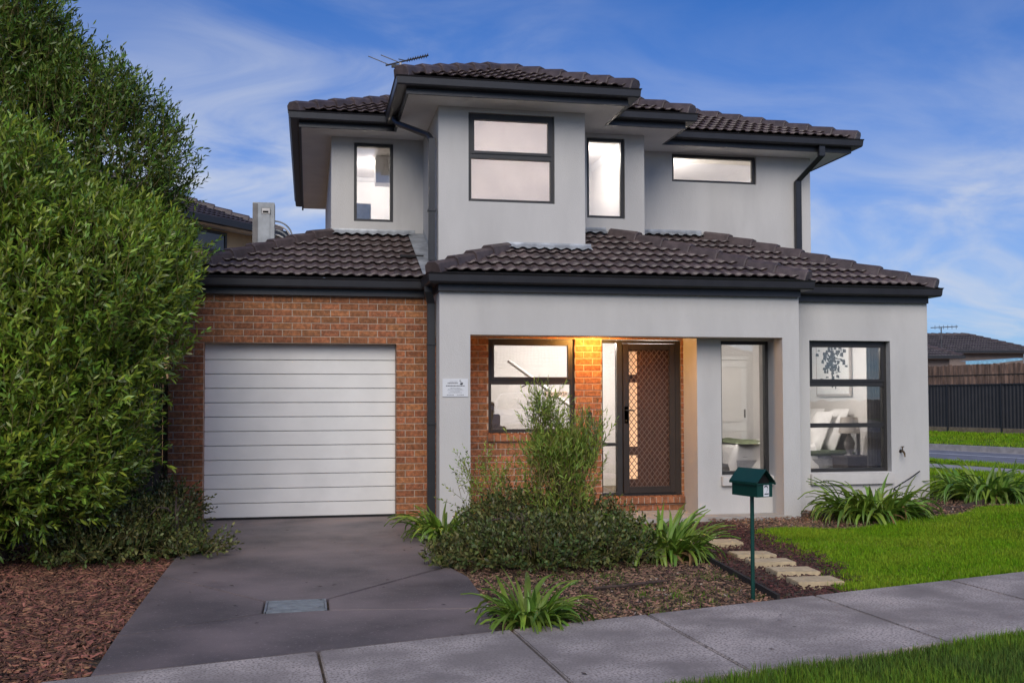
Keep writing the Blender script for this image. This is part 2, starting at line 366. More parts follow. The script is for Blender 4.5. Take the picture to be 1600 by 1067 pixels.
tag(MB().poly([sd(14.6, -9.9, .118), sd(15.7, -9.9, .118), sd(15.7, 80, .118), sd(14.6, 80, .118)]).build('side_footpath', 'kerb'), kind='structure')
# front street behind the camera (only its reflection is seen)
def fs(t, n, z): p = E * t + D * n; return (p.x, p.y, z)
tag(MB().poly([fs(-80, -19.5, -.01), fs(80, -19.5, -.01), fs(80, -11.6, -.01), fs(-80, -11.6, -.01)]).build('front_road', 'asphalt'), kind='structure')
tag(MB().prism([fs(-80, -11.6, -.1), fs(80, -11.6, -.1), fs(80, -11.4, -.1), fs(-80, -11.4, -.1)], (0, 0, .115)).build('front_kerb', 'kerb'), kind='structure')

# turf sheets under the grass blades
LAWN_EDGE = [(6.42, -2.1), (6.36, -2.8), (6.25, -3.4), (6.18, -4.0), (6.07, -4.63), (5.9, -5.1), (5.72, -5.42)]
def lawn_left(y):
    ya = [p[1] for p in LAWN_EDGE][::-1]; xa = [p[0] for p in LAWN_EDGE][::-1]; return np.interp(y, ya, xa, left=5.5, right=6.45)
def lawn_back(x): return np.where(x < 9.85, -2.05 + .10 * np.sin(x * 3.1) + .035 * (x - 6.4) + .55 * sstep(9.0, 9.9, x), 40.)
def in_lawn(x, y):
    s = x * E.x + y * E.y
    bed = ((x - 10.35) / 1.5) ** 2 + ((y + .75) / .85) ** 2 < 1
    return (x > lawn_left(y) + .06 * np.sin(y * 9)) & (y < lawn_back(x)) & (y > path_back(x) + .06) & (s < 17.05) & ~bed & ~((s > 14.55) & (s < 15.75) & (y > -8))
def in_verge(x, y): s = x * E.x + y * E.y; return (y < path_front(x) - .015) & (x * -E.y + y * E.x > -11.35)
def sheet(name, x0, x1, y0, y1, st, test, m, dz):
    xs = np.arange(x0, x1, st); ys = np.arange(y0, y1, st); X, Y = np.meshgrid(xs, ys); k = test(X, Y)
    x, y = X[k], Y[k]; h = st / 2; n = len(x)
    V = np.stack([np.stack([x + a * h, y + c * h, ground_z(x + a * h, y + c * h) + dz], -1) for a, c in ((-1, -1), (1, -1), (1, 1), (-1, 1))], 1).reshape(-1, 3)
    return obj(name, np_mesh(name, V, [np.arange(n * 4).reshape(-1, 4)]), m)
tag(sheet('lawn', 5.4, 24, -6.5, 26, .1, in_lawn, 'turf', .004), kind='structure')
tag(sheet('verge', 2.2, 9, -11.4, -5.4, .1, in_verge, 'turf', .010), kind='structure')
tag(MB().poly([sd(23.5, -60, .118), sd(30.3, -60, .245), sd(30.3, 160, .245), sd(23.5, 160, .118)]).build('far_verge', 'turf'), kind='structure')

# ------------------------------------------------------------------ the house
ZG, ZU, ZS, TAN = 3.049, 5.607, 5.419, math.tan(R(22.5))
YG, YP, YRT = -.22, -1.058, -.534
house = empty('house', (4.5, 0, 0)); house.matrix_world = Matrix.Translation((4.5, 0, 0))
tag(house, 'two storey corner house in grey render and orange brick with dark tiled roofs', 'house')
HINV = house.matrix_world.inverted()
class _H:                                     # children of the house keep world coordinates
    pass
def hp(o): o.parent = house; o.matrix_parent_inverse = HINV; return o
def hb(b, name, m, **k): return hp(b.build(name, m, None, **k))

# --- brick wall (mortar body + single bricks)
BR = MB(); w2, h2, c_ = .115, .038, .004
BR.add([(-w2, .05, -h2), (w2, .05, -h2), (w2, .05, h2), (-w2, .05, h2), (-w2, .004, -h2), (w2, .004, -h2), (w2, .004, h2), (-w2, .004, h2),
        (-w2 + c_, 0, -h2 + c_), (w2 - c_, 0, -h2 + c_), (w2 - c_, 0, h2 - c_), (-w2 + c_, 0, h2 - c_)],
       [(0, 1, 5, 4), (1, 2, 6, 5), (2, 3, 7, 6), (3, 0, 4, 7), (4, 5, 9, 8), (5, 6, 10, 9), (6, 7, 11, 10), (7, 4, 8, 11), (8, 9, 10, 11)])
brick_me = BR.mesh('brick'); brick_me.materials.append(MATS['brick'])
def brick(parent, x0, x1, z, y=0.):
    o = bpy.data.objects.new('brick', brick_me); C.objects.link(o); o.parent = parent
    o.location = ((x0 + x1) / 2, y + random.uniform(-.0015, .0015), z + .043); o.scale = ((x1 - x0) / .23, 1, 1)
def courses(parent, x0, x1, n0, n1, holes):
    for k in range(n0, n1):
        z = .086 * k; ph = .0045 if k % 2 else .1245
        x = ph + .24 * math.floor((x0 - ph) / .24)
        while x < x1:
            segs = [(max(x + .005, x0), min(x + .235, x1))]
            for h in holes:
                if h[2] - .02 < z + .043 < h[3] + .02:
                    segs = [p for s in segs for p in ((s[0], min(s[1], h[0])), (max(s[0], h[1]), s[1]))]
            for s in segs:
                if s[1] - s[0] > .03: brick(parent, s[0], s[1], z)
            x += .24
GH = [(0, 2.41, -.2, 2.236)]
PH = [(3.62, 4.80, 1.032, 2.322), (5.173, 6.30, .172, 2.322)]
gw = hp(wall('garage_wall', -.415, 2.855, -.15, 2.92, .006, .11, GH, 'mortar', None)); courses(gw, -.42, 2.86, 0, 34, GH)
pw = hp(wall('porch_wall', 2.856, 6.33, -.15, 2.40, .006, .11, PH, 'mortar', None)); courses(pw, 2.86, 6.335, 0, 28, PH)
hb(MB().box(-.415, -.30, .12, 8, -.15, 2.92), 'side_wall', 'mortar')
rev = MB().box(2.411, 2.52, .12, .26, -.1, 2.3).box(-.11, -.001, .12, .26, -.1, 2.3).box(-.11, 2.52, .12, .26, 2.237, 2.36)
hb(rev, 'door_reveal', 'brick_sill')
def sill_bricks(x0, x1, z, y, n, drop=.012):
    e = empty('brick_sill'); hp(e); w = (x1 - x0) / n
    for i in range(n):
        b = MB(); a, c = x0 + i * w + .004, x0 + (i + 1) * w - .004
        b.add([(a, y, z - .10), (c, y, z - .10), (c, y + .14, z - .10), (a, y + .14, z - .10), (a, y, z - drop), (c, y, z - drop), (c, y + .14, z + .012), (a, y + .14, z + .012)],
              [(0, 3, 2, 1), (4, 5, 6, 7), (0, 1, 5, 4), (1, 2, 6, 5), (2, 3, 7, 6), (3, 0, 4, 7)])
        b.build('brick', 'brick_sill', e, bevel=.004)
    MB().box(x0 + .003, x1 - .003, y + .004, y + .13, z - .095, z - drop - .004).build('mortar_bed', 'mortar', e)
sill_bricks(3.60, 4.82, 1.062, -.045, 14)
sill_bricks(5.16, 6.335, .205, -.05, 14)

# --- garage door
gd = hp(empty('garage_door', (1.205, .17, 0)))
zt = 2.262
for i in range(12):
    z0 = .025 + i * .1825; z1 = min(z0 + .1825, zt) if i < 11 else zt
    b = MB(); p = [(.003, 0), (0, .004), (0, z1 - z0 - .013), (.003, z1 - z0 - .009), (.03, z1 - z0 - .009), (.03, 0)]
    b.prism([(-1.203, y, z0 + z) for y, z in p], (2.406, 0, 0)).build('panel', 'door_white', gd)
MB().box(-1.204, 1.204, -.002, .03, -.005, .024).build('bottom_seal', 'seal', gd); MB().box(-1.2, 1.2, .031, .04, .02, 2.26).build('door_core', 'door_white', gd)

# --- render walls, ground floor
PY, RY, BY = -.834, -.32, -.5
hb(MB().box(2.866, 3.249, PY, -.48, -.15, 2.3145), 'column', 'render')
hb(MB().box(7.393, 7.630, PY, RY + .2, -.15, 2.3145), 'pier', 'render')
hb(MB().box(2.866, 7.630, PY, -.48, 2.3145, 2.86).box(2.866, 3.2, -.4795, -.001, 2.3165, 2.86), 'beam', 'render')
TALL = (6.674, 7.3925, .50, 2.290)
hb(MB().box(2.95, 7.39, -.4785, .0, 2.44, 2.47), 'porch_ceiling', 'soffit')
bwl = hp(wall('bedroom_wall', 6.335, 7.392, -.15, 2.438, BY, .2, [TALL], 'render', None))
hb(MB().box(6.335, 6.50, BY + .2005, .115, -.15, 2.438), 'return_wall', 'render')
RW = (8.042, 9.262, .50, 2.3145)
hp(wall('right_wall', 7.6305, 9.843, -.15, 2.86, RY, .2, [RW], 'render', None))
hb(MB().box(9.643, 9.842, RY + .2005, 8, -.15, 2.86), 'side_wall', 'render')
hb(MB().box(2.9, 7.5, -.86, -.002, -.14, -.006), 'porch_slab', 'concrete_slab', bevel=.01)
hb(MB().box(7.5005, 9.87, -.86 + .52, -.2, -.14, -.012), 'wall_footing', 'concrete_slab')
b = MB(); b.prism([(6.66, BY - .06, .365), (6.66, BY - .06, .488), (6.66, BY + .1, .503), (6.66, BY + .1, .365)], (.60 + .132, 0, 0)); hb(b, 'window_sill', 'render_sill', bevel=.006)
b = MB(); b.prism([(8.03, RY - .055, .335), (8.03, RY - .055, .482), (8.03, RY + .1, .503), (8.03, RY + .1, .335)], (1.245, 0, 0)); hb(b, 'window_sill', 'render_sill', bevel=.006)
# --- render walls, upper floor
WL = (1.942, 2.524, 4.165, 5.345); WB = (3.374, 4.555, 4.155, 5.348); WM = (5.276, 5.853, 4.165, 5.350); WR = (6.918, 8.344, 4.953, 5.399)
hp(wall('upper_left_wall', 1.61, 2.97, 3.3, ZS, 1.969, .2, [WL], 'render', None))
hp(wall('upper_centre_wall', 2.97, 4.98, 3.05, ZS, .10, .2, [WB], 'render', None))
hb(MB().box(2.97, 3.17, .3005, 2.2, 3.05, ZS), 'cheek_wall', 'render'); hb(MB().box(4.78, 4.98, .3005, 1.4, 3.05, ZS), 'cheek_wall', 'render')
hp(wall('upper_middle_wall', 4.9805, 6.154, 3.3, ZS, 1.07, .2, [WM], 'render', None))
hb(MB().box(5.954, 6.154, 1.2705, 2.2, 3.3, ZS), 'cheek_wall', 'render')
hp(wall('upper_right_wall', 6.1545, 9.279, 3.3, ZS, 1.969, .2, [WR], 'render', None))
hb(MB().box(1.61, 1.81, 2.1695, 7.45, 3.3, ZS).box(9.079, 9.279, 2.1695, 7.45, 3.3, ZS).box(1.61, 9.279, 7.4505, 7.6, 0, ZS), 'upper_side_walls', 'render')
# --- eaves
GP = [(0, .0), (.012, .004), (.022, -.10), (.035, -.118), (.125, -.122), (.150, -.118), (.150, -.015), (.014, -.020)]
def eave(lip, zl, fdepth, nm):
    prof = [(-o, zl + z) for o, z in GP]; hb(MB().sweep(prof, lip), nm + '_gutter', 'charcoal')
    fp_ = [(-.1505, zl - .02), (-.1505, zl - fdepth), (-.182, zl - fdepth), (-.182, zl - .02)]; hb(MB().sweep(fp_, lip), nm + '_fascia', 'charcoal')
LOW = [(-.62, 8), (-.62, YG), (2.693, YG), (2.693, YP), (7.774, YP), (7.774, YRT), (9.979, YRT), (9.979, 8)]
UP = [(.992, 8.07), (.992, 1.347), (2.35, 1.347), (2.35, -.521), (5.602, -.521), (5.602, .448), (6.775, .448), (6.775, 1.347), (9.90, 1.347), (9.90, 8.07)]
eave(LOW, ZG, .205, 'lower'); eave(UP, ZU, .195, 'upper')
for nm, x0, x1, y0, y1, dz in (('centre', 2.53, 5.42, -.34, 2.0, .0), ('middle', 5.42, 6.60, .63, 2.0, .0), ('main', 1.17, 9.72, 1.53, 7.88, .003)):
    n = max(1, round((x1 - x0) / 1.2)); e = hp(empty('soffit'))
    for i in range(n):
        a, c = x0 + (x1 - x0) * i / n + .002, x0 + (x1 - x0) * (i + 1) / n - .002
        MB().box(a, c, y0, y1, ZS - .004 + dz, ZS + .02 + dz).build('sheet', 'soffit', e)

# --- tiled roofs
TW, TE = .30, .318
def tile_mesh():
    b = MB(); n = 16; V = []; xs_ = [i * TW / n for i in range(n + 1)]
    def prof(x): t = (x / (TW / 2)) % 1; return .019 * max(0, math.sin(math.pi * min(1, t / .62))) ** .8 if t < .62 else -.003
    for x in xs_: V += [(x, .004, prof(x) + .020), (x, .0, prof(x) + .033), (x, TE + .05, prof(x) + .002)]
    F = []
    for i in range(n): a = 3 * i; F += [(a, a + 3, a + 4, a + 1), (a + 1, a + 4, a + 5, a + 2)]
    return b.add(V, F)
TB = tile_mesh()
tile_me = TB.mesh('roof_tile'); tile_me.materials.append(MATS['tile']); tile_me.polygons.foreach_set('use_smooth', [abs(p.normal.y) < .8 for p in tile_me.polygons])
def inside(poly, p): return all((poly[(i + 1) % len(poly)][0] - poly[i][0]) * (p[1] - poly[i][1]) - (poly[(i + 1) % len(poly)][1] - poly[i][1]) * (p[0] - poly[i][0]) >= -1e-6 for i in range(len(poly)))
def slope(parent, origin, e, plan, single=True, tan=TAN, mname='tile', name='roof_tile'):
    """origin on the eave line; e: eave direction in plan; plan: convex plan polygon (counter-clockwise)"""
    e = Vector((*e, 0)).normalized(); h = Vector((-e.y, e.x, 0)); cs = 1 / math.sqrt(1 + tan * tan); up = (h + Vector((0, 0, tan))) * cs; nrm = e.cross(up); O = Vector(origin)
    M = Matrix((( e.x, up.x, nrm.x, O.x), (e.y, up.y, nrm.y, O.y), (e.z, up.z, nrm.z, O.z), (0, 0, 0, 1)))
    P = []
    for x, y in plan: d = Vector((x, y, 0)) - Vector((O.x, O.y, 0)); P.append((d.dot(e), d.dot(h) / cs))
    a0, a1 = min(p[0] for p in P), max(p[0] for p in P); b0, b1 = min(p[1] for p in P), max(p[1] for p in P)
    base = MB().poly([M @ Vector((a, c, -.012)) for a, c in P]); out = []
    hb(base, 'roof_batten', 'seal') if parent is None else base.build('roof_underlay', 'seal', parent)
    join = bmesh.new()
    for j in range(int(math.floor(b0 / TE)), int(math.ceil(b1 / TE)) + 1):
        for i in range(int(math.floor(a0 / TW)) - 1, int(math.ceil(a1 / TW)) + 1):
            x = i * TW + (.15 if j % 2 else 0); y = j * TE
            cor = [(x, y), (x + TW, y), (x + TW, y + TE), (x, y + TE)]; ins = [inside(P, c) for c in cor]
            if not any(ins) and not inside(P, (x + TW / 2, y + TE / 2)):
                if not any(inside(cor, p) for p in P): continue
            T = M @ Matrix.Translation((x, y, random.uniform(-.002, .002))) @ Matrix.Rotation(random.uniform(-.004, .004), 4, 'X')
            if all(ins) and single:
                o = bpy.data.objects.new(name, tile_me); C.objects.link(o); o.parent = parent; o.matrix_local = T; continue
            bm = bmesh.new(); bm.from_mesh(tile_me)
            bmesh.ops.translate(bm, verts=bm.verts, vec=(x, y, 0))
            if not all(ins):
                for k in range(len(P)):
                    p, q_ = P[k], P[(k + 1) % len(P)]; n_ = Vector((q_[1] - p[1], -(q_[0] - p[0]), 0))
                    if n_.length < 1e-6: continue
                    if abs(q_[1] - p[1]) < 1e-4 and abs(p[1] - b0) < 1e-3: continue
                    bmesh.ops.bisect_plane(bm, geom=bm.verts[:] + bm.edges[:] + bm.faces[:], plane_co=(p[0], p[1], 0), plane_no=n_, clear_outer=True)
            if len(bm.faces) == 0: bm.free(); continue
            me = bpy.data.meshes.new(name); bm.to_mesh(me); bm.free()
            if single:
                me.materials.append(MATS[mname]) if not me.materials else None
                o = bpy.data.objects.new(name, me); C.objects.link(o); o.parent = parent; o.matrix_local = M
            else: join.from_mesh(me); bpy.data.meshes.remove(me)
    if not single:
        bmesh.ops.transform(join, matrix=M, verts=join.verts)
        me = bpy.data.meshes.new('roof_tiles'); join.to_mesh(me); me.materials.clear(); me.materials.append(MATS[mname]); o = obj('roof_tiles', me, None, parent); o['kind'] = 'stuff'
    join.free()
cap_p = [(-.110, -.075), (-.098, .022), (-.055, .056), (.055, .056), (.098, .022), (.110, -.075)]
def caps(parent, a, c, L=.40, mname='cap'):
    a, c = Vector(a), Vector(c); d = c - a; n = max(1, round(d.length / L)); L = d.length / n; d.normalize(); s = d.cross(Vector((0, 0, 1))).normalized(); u = s.cross(d)
    for i in range(n):
        p = a + d * (i * L); k = len(cap_p); vs = []
        for t, sc, up in ((0, 1.06, .026), (.02, 1.10, .034), (L + .04, .93, .004)):
            vs += [p + d * t + s * (o * sc) + u * (z * sc + up) for o, z in cap_p]
        b = MB().add(vs, [(r * k + j, r * k + j + 1, (r + 1) * k + j + 1, (r + 1) * k + j) for r in range(2) for j in range(k - 1)] + [tuple(range(k))])
        b.build('ridge_cap', mname, parent)
def pl(x, y, z0, y0, tan=TAN): return z0 + tan * (y - y0)
zl = ZG - .005; zu = ZU - .005
r1 = hp(empty('garage_roof')); r2 = hp(empty('porch_roof')); r3 = hp(empty('bedroom_roof')); r4 = hp(empty('upper_centre_roof')); r5 = hp(empty('upper_main_roof'))
i_ = .07
slope(r1, (-.62, YG + i_, zl + TAN * i_), (1, 0), [(-.55, YG + i_), (2.76, YG + i_), (2.76, 1.965), (1.567, 1.965)])
slope(r2, (2.69, YP + i_, zl + TAN * i_), (1, 0), [(2.76, YP + i_), (4.98, YP + i_), (4.98, .098), (3.85, .098)])
slope(r2, (2.69, YP + i_, zl + TAN * i_), (1, 0), [(4.98, YP + i_), (7.70, YP + i_), (5.644, 1.068), (4.98, 1.068)])
slope(r3, (7.774, YRT + i_, zl + TAN * i_), (1, 0), [(7.70, YRT + i_), (9.91, YRT + i_), (7.477, 1.967), (6.156, 1.967), (6.156, 1.09)])
slope(r4, (2.35, -.521 + i_, zu + TAN * i_), (1, 0), [(2.42, -.521 + i_), (5.53, -.521 + i_), (3.976, 1.105)])
slope(r5, (.992, 1.347 + i_, zu + TAN * i_), (1, 0), [(1.06, 1.347 + i_), (2.36, 1.347 + i_), (3.976, 2.97), (4.35, 4.70)], False)
slope(r5, (5.602, .448 + i_, zu + TAN * i_), (1, 0), [(5.60, .448 + i_), (6.70, .448 + i_), (4.65, 2.573), (3.976, 2.573), (3.976, 2.074)], False)
slope(r5, (6.775, 1.347 + i_, zu + TAN * i_), (1, 0), [(6.77, 1.347 + i_), (9.83, 1.347 + i_), (6.54, 4.70), (4.35, 4.70), (4.35, 3.77)], False)
def flat(parent, pts): MB().poly(pts).build('hidden_slope', 'tile_far', parent)
rz = lambda d, z=zl: z + TAN * d
flat(r1, [(-.6, YG, zl), (1.567, 1.967, rz(2.187)), (1.567, 8, rz(2.187)), (-.6, 8, zl)])
flat(r2, [(2.70, YP, zl), (2.70, YG, zl), (3.02, .098, rz(.32)), (3.85, .098, rz(1.156))])
flat(r2, [(7.77, YP, zl), (7.77, YRT, zl), (6.17, 1.07, rz(1.6)), (5.644, 1.068, rz(2.126))])
flat(r3, [(9.96, YRT, zl), (9.96, 8, zl), (7.477, 8, rz(2.5)), (7.477, 1.967, rz(2.5))])
flat(r4, [(2.36, -.5, zu), (2.36, 1.347, zu), (3.976, 2.97, rz(1.62, zu)), (3.976, 1.105, rz(1.62, zu))])
flat(r4, [(5.59, -.5, zu), (3.976, 1.105, rz(1.62, zu)), (3.976, 2.07, rz(1.62, zu)), (5.59, .448, zu)])
flat(r5, [(1.0, 1.36, zu), (4.35, 4.71, rz(3.36, zu)), (1.0, 8.06, zu)]); flat(r5, [(9.89, 1.36, zu), (9.89, 8.06, zu), (6.54, 4.71, rz(3.36, zu))])
flat(r5, [(1.0, 8.06, zu), (4.35, 4.71, rz(3.36, zu)), (6.54, 4.71, rz(3.36, zu)), (9.89, 8.06, zu)])
flat(r5, [(6.77, .46, zu), (4.65, 2.573, rz(2.12, zu)), (4.65, 3.47, rz(2.12, zu)), (6.77, 1.347, zu)])
g_ = .05
caps(r1, (-.55, YG + .07, zl + .05), (1.567, 1.93, rz(2.187) + .02)); caps(r2, (2.76, YP + .07, zl + .05), (3.85, .06, rz(1.156) + .02))
caps(r2, (7.70, YP + .07, zl + .05), (5.67, 1.04, rz(2.126) + .02)); caps(r3, (9.91, YRT + .07, zl + .05), (7.49, 1.94, rz(2.5) + .02))
caps(r4, (2.42, -.45, zu + .05), (3.976, 1.105, rz(1.62, zu) + .02)); caps(r4, (5.53, -.45, zu + .05), (3.976, 1.105, rz(1.62, zu) + .02))
caps(r5, (1.06, 1.42, zu + .05), (4.35, 4.71, rz(3.36, zu) + .02)); caps(r5, (9.83, 1.42, zu + .05), (6.54, 4.71, rz(3.36, zu) + .02)); caps(r5, (6.70, .52, zu + .05), (4.70, 2.52, rz(2.12, zu) + .02))
caps(r5, (4.35, 4.71, rz(3.36, zu) + .03), (6.54, 4.71, rz(3.36, zu) + .03))
# lead flashings
def flash(x0, x1, yw, yg, wave=True):
    b = MB(); zw = rz(yw - yg); n = max(8, int((x1 - x0) / .0375)); vs = []
    for i in range(n + 1):
        x = x0 + (x1 - x0) * i / n; w = .014 * math.sin(2 * math.pi * x / .15)
        vs += [(x, yw - .004, zw + .10), (x, yw - .012, zw + .055), (x, yw - .13 - .4 * w, zw - .02 + .03 + w)]
    b.add(vs, [(3 * i + j, 3 * i + 3 + j, 3 * i + 4 + j, 3 * i + 1 + j) for i in range(n) for j in range(2)]); hb(b, 'flashing', 'flashing', smooth=True)
flash(1.60, 2.85, 1.968, YG); flash(3.88, 5.06, .099, YP); flash(4.99, 5.56, 1.068, YP); flash(6.16, 7.40, 1.967, YRT)
b = MB(); b.add([(2.74, YG + .1, rz(.1) + .055), (2.968, YG + .1, rz(.1) + .06), (2.968, 1.95, rz(2.17) + .06), (2.74, 1.95, rz(2.17) + .055), (2.968, YG + .1, rz(.1) + .13), (2.968, 1.95, rz(2.17) + .13)], [(0, 1, 2, 3), (1, 4, 5, 2)]); hb(b, 'valley_flashing', 'flashing')
hb(MB().box(2.52, 2.84, .70, .78, rz(.95) + .035, rz(.95) + .065), 'dark_strip', 'seal')  # short dark strip lying across the garage tiles

# --- downpipes
def pipe(path, w, d, nm='downpipe'):
    b = MB(); P = [Vector(p) for p in path]; vs = []
    for p in P: vs += [(p.x - w / 2, p.y - d / 2, p.z), (p.x + w / 2, p.y - d / 2, p.z), (p.x + w / 2, p.y + d / 2, p.z), (p.x - w / 2, p.y + d / 2, p.z)]
    n = len(P); b.add(vs, [(i * 4 + j, i * 4 + (j + 1) % 4, (i + 1) * 4 + (j + 1) % 4, (i + 1) * 4 + j) for i in range(n - 1) for j in range(4)] + [(0, 1, 2, 3), tuple(range(4 * n - 4, 4 * n))])
    o = hb(b, nm, 'downpipe', bevel=.006); return o
pipe([(2.805, -.47, 0), (2.805, -.47, 2.72), (2.76, -.55, 2.86), (2.76, -.55, 2.94)], .098, .075)
pipe([(2.895, .22, 3.36), (2.895, .22, 5.0)], .085, .075); hb(MB().tube([(2.895, .22, 4.97), (2.86, .29, 5.06), (2.50, .90, 5.36), (2.46, 1.0, 5.44), (2.46, 1.0, 5.52)], .043, 8), 'downpipe', 'downpipe')
pipe([(9.03, 1.91, 3.85), (9.03, 1.91, 5.02), (9.20, 1.44, 5.33), (9.20, 1.44, 5.50)], .10, .075)
hb(MB().box(2.84, 2.95, .17, .27, 4.02, 4.045).box(2.75, 2.86, -.52, -.43, 1.20, 1.225).box(2.75, 2.86, -.52, -.43, 2.2, 2.225), 'pipe_clip', 'downpipe')

# --- windows
def window(x0, x1, z0, z1, y, fm='frame_dark', rails=(), gm='glass', fw=.045, depth=.08, sash=None):
    """aluminium frame, glass per light; rails: heights of transoms; sash: (zlo, zhi) of an opening light with its own heavier frame"""
    w = hp(empty('window', ((x0 + x1) / 2, y, z0)))
    w.matrix_parent_inverse = HINV
    cx = (x0 + x1) / 2; a, c = x0 - cx, x1 - cx; h = z1 - z0
    b = MB().box(a, a + fw, 0, depth, 0, h).box(c - fw, c, 0, depth, 0, h).box(a + fw, c - fw, 0, depth, 0, fw).box(a + fw, c - fw, 0, depth, h - fw, h)
    b.build('frame', fm, w, bevel=.004)
    zs = [fw] + [r - z0 for r in rails] + [h - fw]
    for r in rails: MB().box(a + fw, c - fw, .002, depth - .002, r - z0 - .03, r - z0 + .03).build('rail', fm, w, bevel=.004)
    for i in range(len(zs) - 1):
        lo = zs[i] + (.03 if i else 0); hi = zs[i + 1] - (.03 if i < len(zs) - 2 else 0)
        if sash is not None and sash == i:
            s = .04; k = MB(); k.box(a + fw, a + fw + s, -.012, .05, lo, hi).box(c - fw - s, c - fw, -.012, .05, lo, hi).box(a + fw + s, c - fw - s, -.012, .05, lo, lo + s).box(a + fw + s, c - fw - s, -.012, .05, hi - s, hi)
            k.build('sash', fm, w, bevel=.004); MB().box(a + fw + s - .005, c - fw - s + .005, .018, .023, lo + s - .005, hi - s + .005).build('pane', gm, w)
        else: MB().box(a + fw - .005, c - fw + .005, .036, .041, lo - .005, hi + .005).build('pane', gm, w)
    return w
window(*WL, 1.969 + .045, rails=()); window(*WB, .10 + .045, rails=(4.776,), sash=1); window(*WM, 1.07 + .045); window(*WR, 1.969 + .045)
window(3.622, 4.798, 1.075, 2.318, .055, 'frame_brown', (1.742,), 'glass_porch', sash=1)
window(6.676, 7.388, .505, 2.288, BY + .09, 'frame_dark')
window(8.044, 9.26, .505, 2.312, RY + .10, 'frame_dark', (1.144, 1.714), sash=2)

# --- entry: sidelight, timber door, security screen
en = hp(empty('entry_door', (5.735, .03, .205)))
def eb(x0, x1, y0, y1, z0, z1, nm, m, par=None, bv=.004): return MB().box(x0 - 5.735, x1 - 5.735, y0, y1, z0 - .205, z1 - .205).build(nm, m, par or en, bevel=bv)
eb(5.175, 5.195, 0, .09, .21, 2.315, 'frame', 'frame_dark'); eb(5.395, 5.470, 0, .09, .21, 2.315, 'frame', 'frame_dark'); eb(6.225, 6.298, 0, .09, .21, 2.315, 'frame', 'frame_brown')
eb(5.195, 5.395, .001, .089, 2.275, 2.315, 'frame', 'frame_dark'); eb(5.470, 6.225, .001, .089, 2.275, 2.315, 'frame', 'frame_brown'); eb(5.195, 5.395, .001, .089, .21, .25, 'frame', 'frame_dark'); eb(5.195, 5.395, .002, .088, .88, .925, 'rail', 'frame_dark'); eb(5.470, 6.225, .001, .089, .208, .232, 'threshold', 'frame_dark')
eb(5.193, 5.397, .04, .045, .248, .882, 'pane', 'glass', bv=0); eb(5.193, 5.397, .04, .045, .923, 2.277, 'pane', 'glass', bv=0)
dl = eb(5.472, 6.223, .070, .105, .235, 2.272, 'door_leaf', 'door_timber')
for z0, z1 in ((1.85, 2.165), (.87, 1.74), (.43, .75)): eb(5.575, 5.70, .066, .0695, z0, z1, 'glass_panel', 'frosted_glow', dl, 0)  # thin plates on the solid leaf, their lit look is emission
ss = empty('screen_door', (0, -.02, 0), en)
def sb(x0, x1, z0, z1, nm, m='frame_brown'): return MB().box(x0 - 5.735, x1 - 5.735, 0, .035, z0 - .205, z1 - .205).build(nm, m, ss, bevel=.005)
sb(5.478, 5.560, .238, 2.268, 'stile'); sb(6.135, 6.217, .238, 2.268, 'stile'); sb(5.560, 6.135, 2.185, 2.267, 'rail'); sb(5.560, 6.135, .239, .330, 'rail')
b = MB(); x0, x1, z0, z1 = 5.558, 6.137, .328, 2.187; w_, h_ = x1 - x0, z1 - z0; st = .072; sl = 1.28
def clipseg(c, s):
    pts = []
    for x in (0, w_):
        z = c + s * x
        if 0 <= z <= h_: pts.append((x, z))
    for z in (0, h_):
        x = (z - c) / s
        if 0 < x < w_: pts.append((x, z))
    pts = sorted(set(pts)); return (pts[0], pts[-1]) if len(pts) > 1 else None
for s in (sl, -sl):
    c = -abs(s) * w_ - .3
    while c < h_ + abs(s) * w_ + .3:
        seg = clipseg(c, s)
        if seg:
            (xa, za), (xb, zb) = seg; d = Vector((xb - xa, 0, zb - za)); L_ = d.length
            if L_ > .02:
                d.normalize(); n_ = Vector((-d.z, 0, d.x)) * .0042; yo = .010 if s > 0 else .015
                a = Vector((xa + x0 - 5.735, yo, za + z0 - .205)); e2 = a + d * L_
                b.prism([a - n_, a + n_, e2 + n_, e2 - n_], (0, .005, 0))
        c += st * math.sqrt(1 + sl * sl) * .80
b.build('grille', 'grille', ss)
sb(5.488, 5.55, 1.18, 1.42, 'lock_plate', 'frame_dark')
MB().tube([(-.235, -.005, 1.16), (-.235, -.05, 1.16), (-.12, -.055, 1.155)], .010, 8).build('handle', 'black_plastic', ss)
MB().tube([(-.220, -.002, 1.02), (-.220, -.012, 1.02)], .012, 8).build('lock_barrel', 'brass', ss)
db = hp(MB().box(4.975, 5.025, -.022, 0, 1.255, 1.345).build('doorbell', 'black_plastic', None, bevel=.006))
MB().box(4.992, 5.008, -.024, -.0222, 1.285, 1.30).build('button', 'plate_white', db)

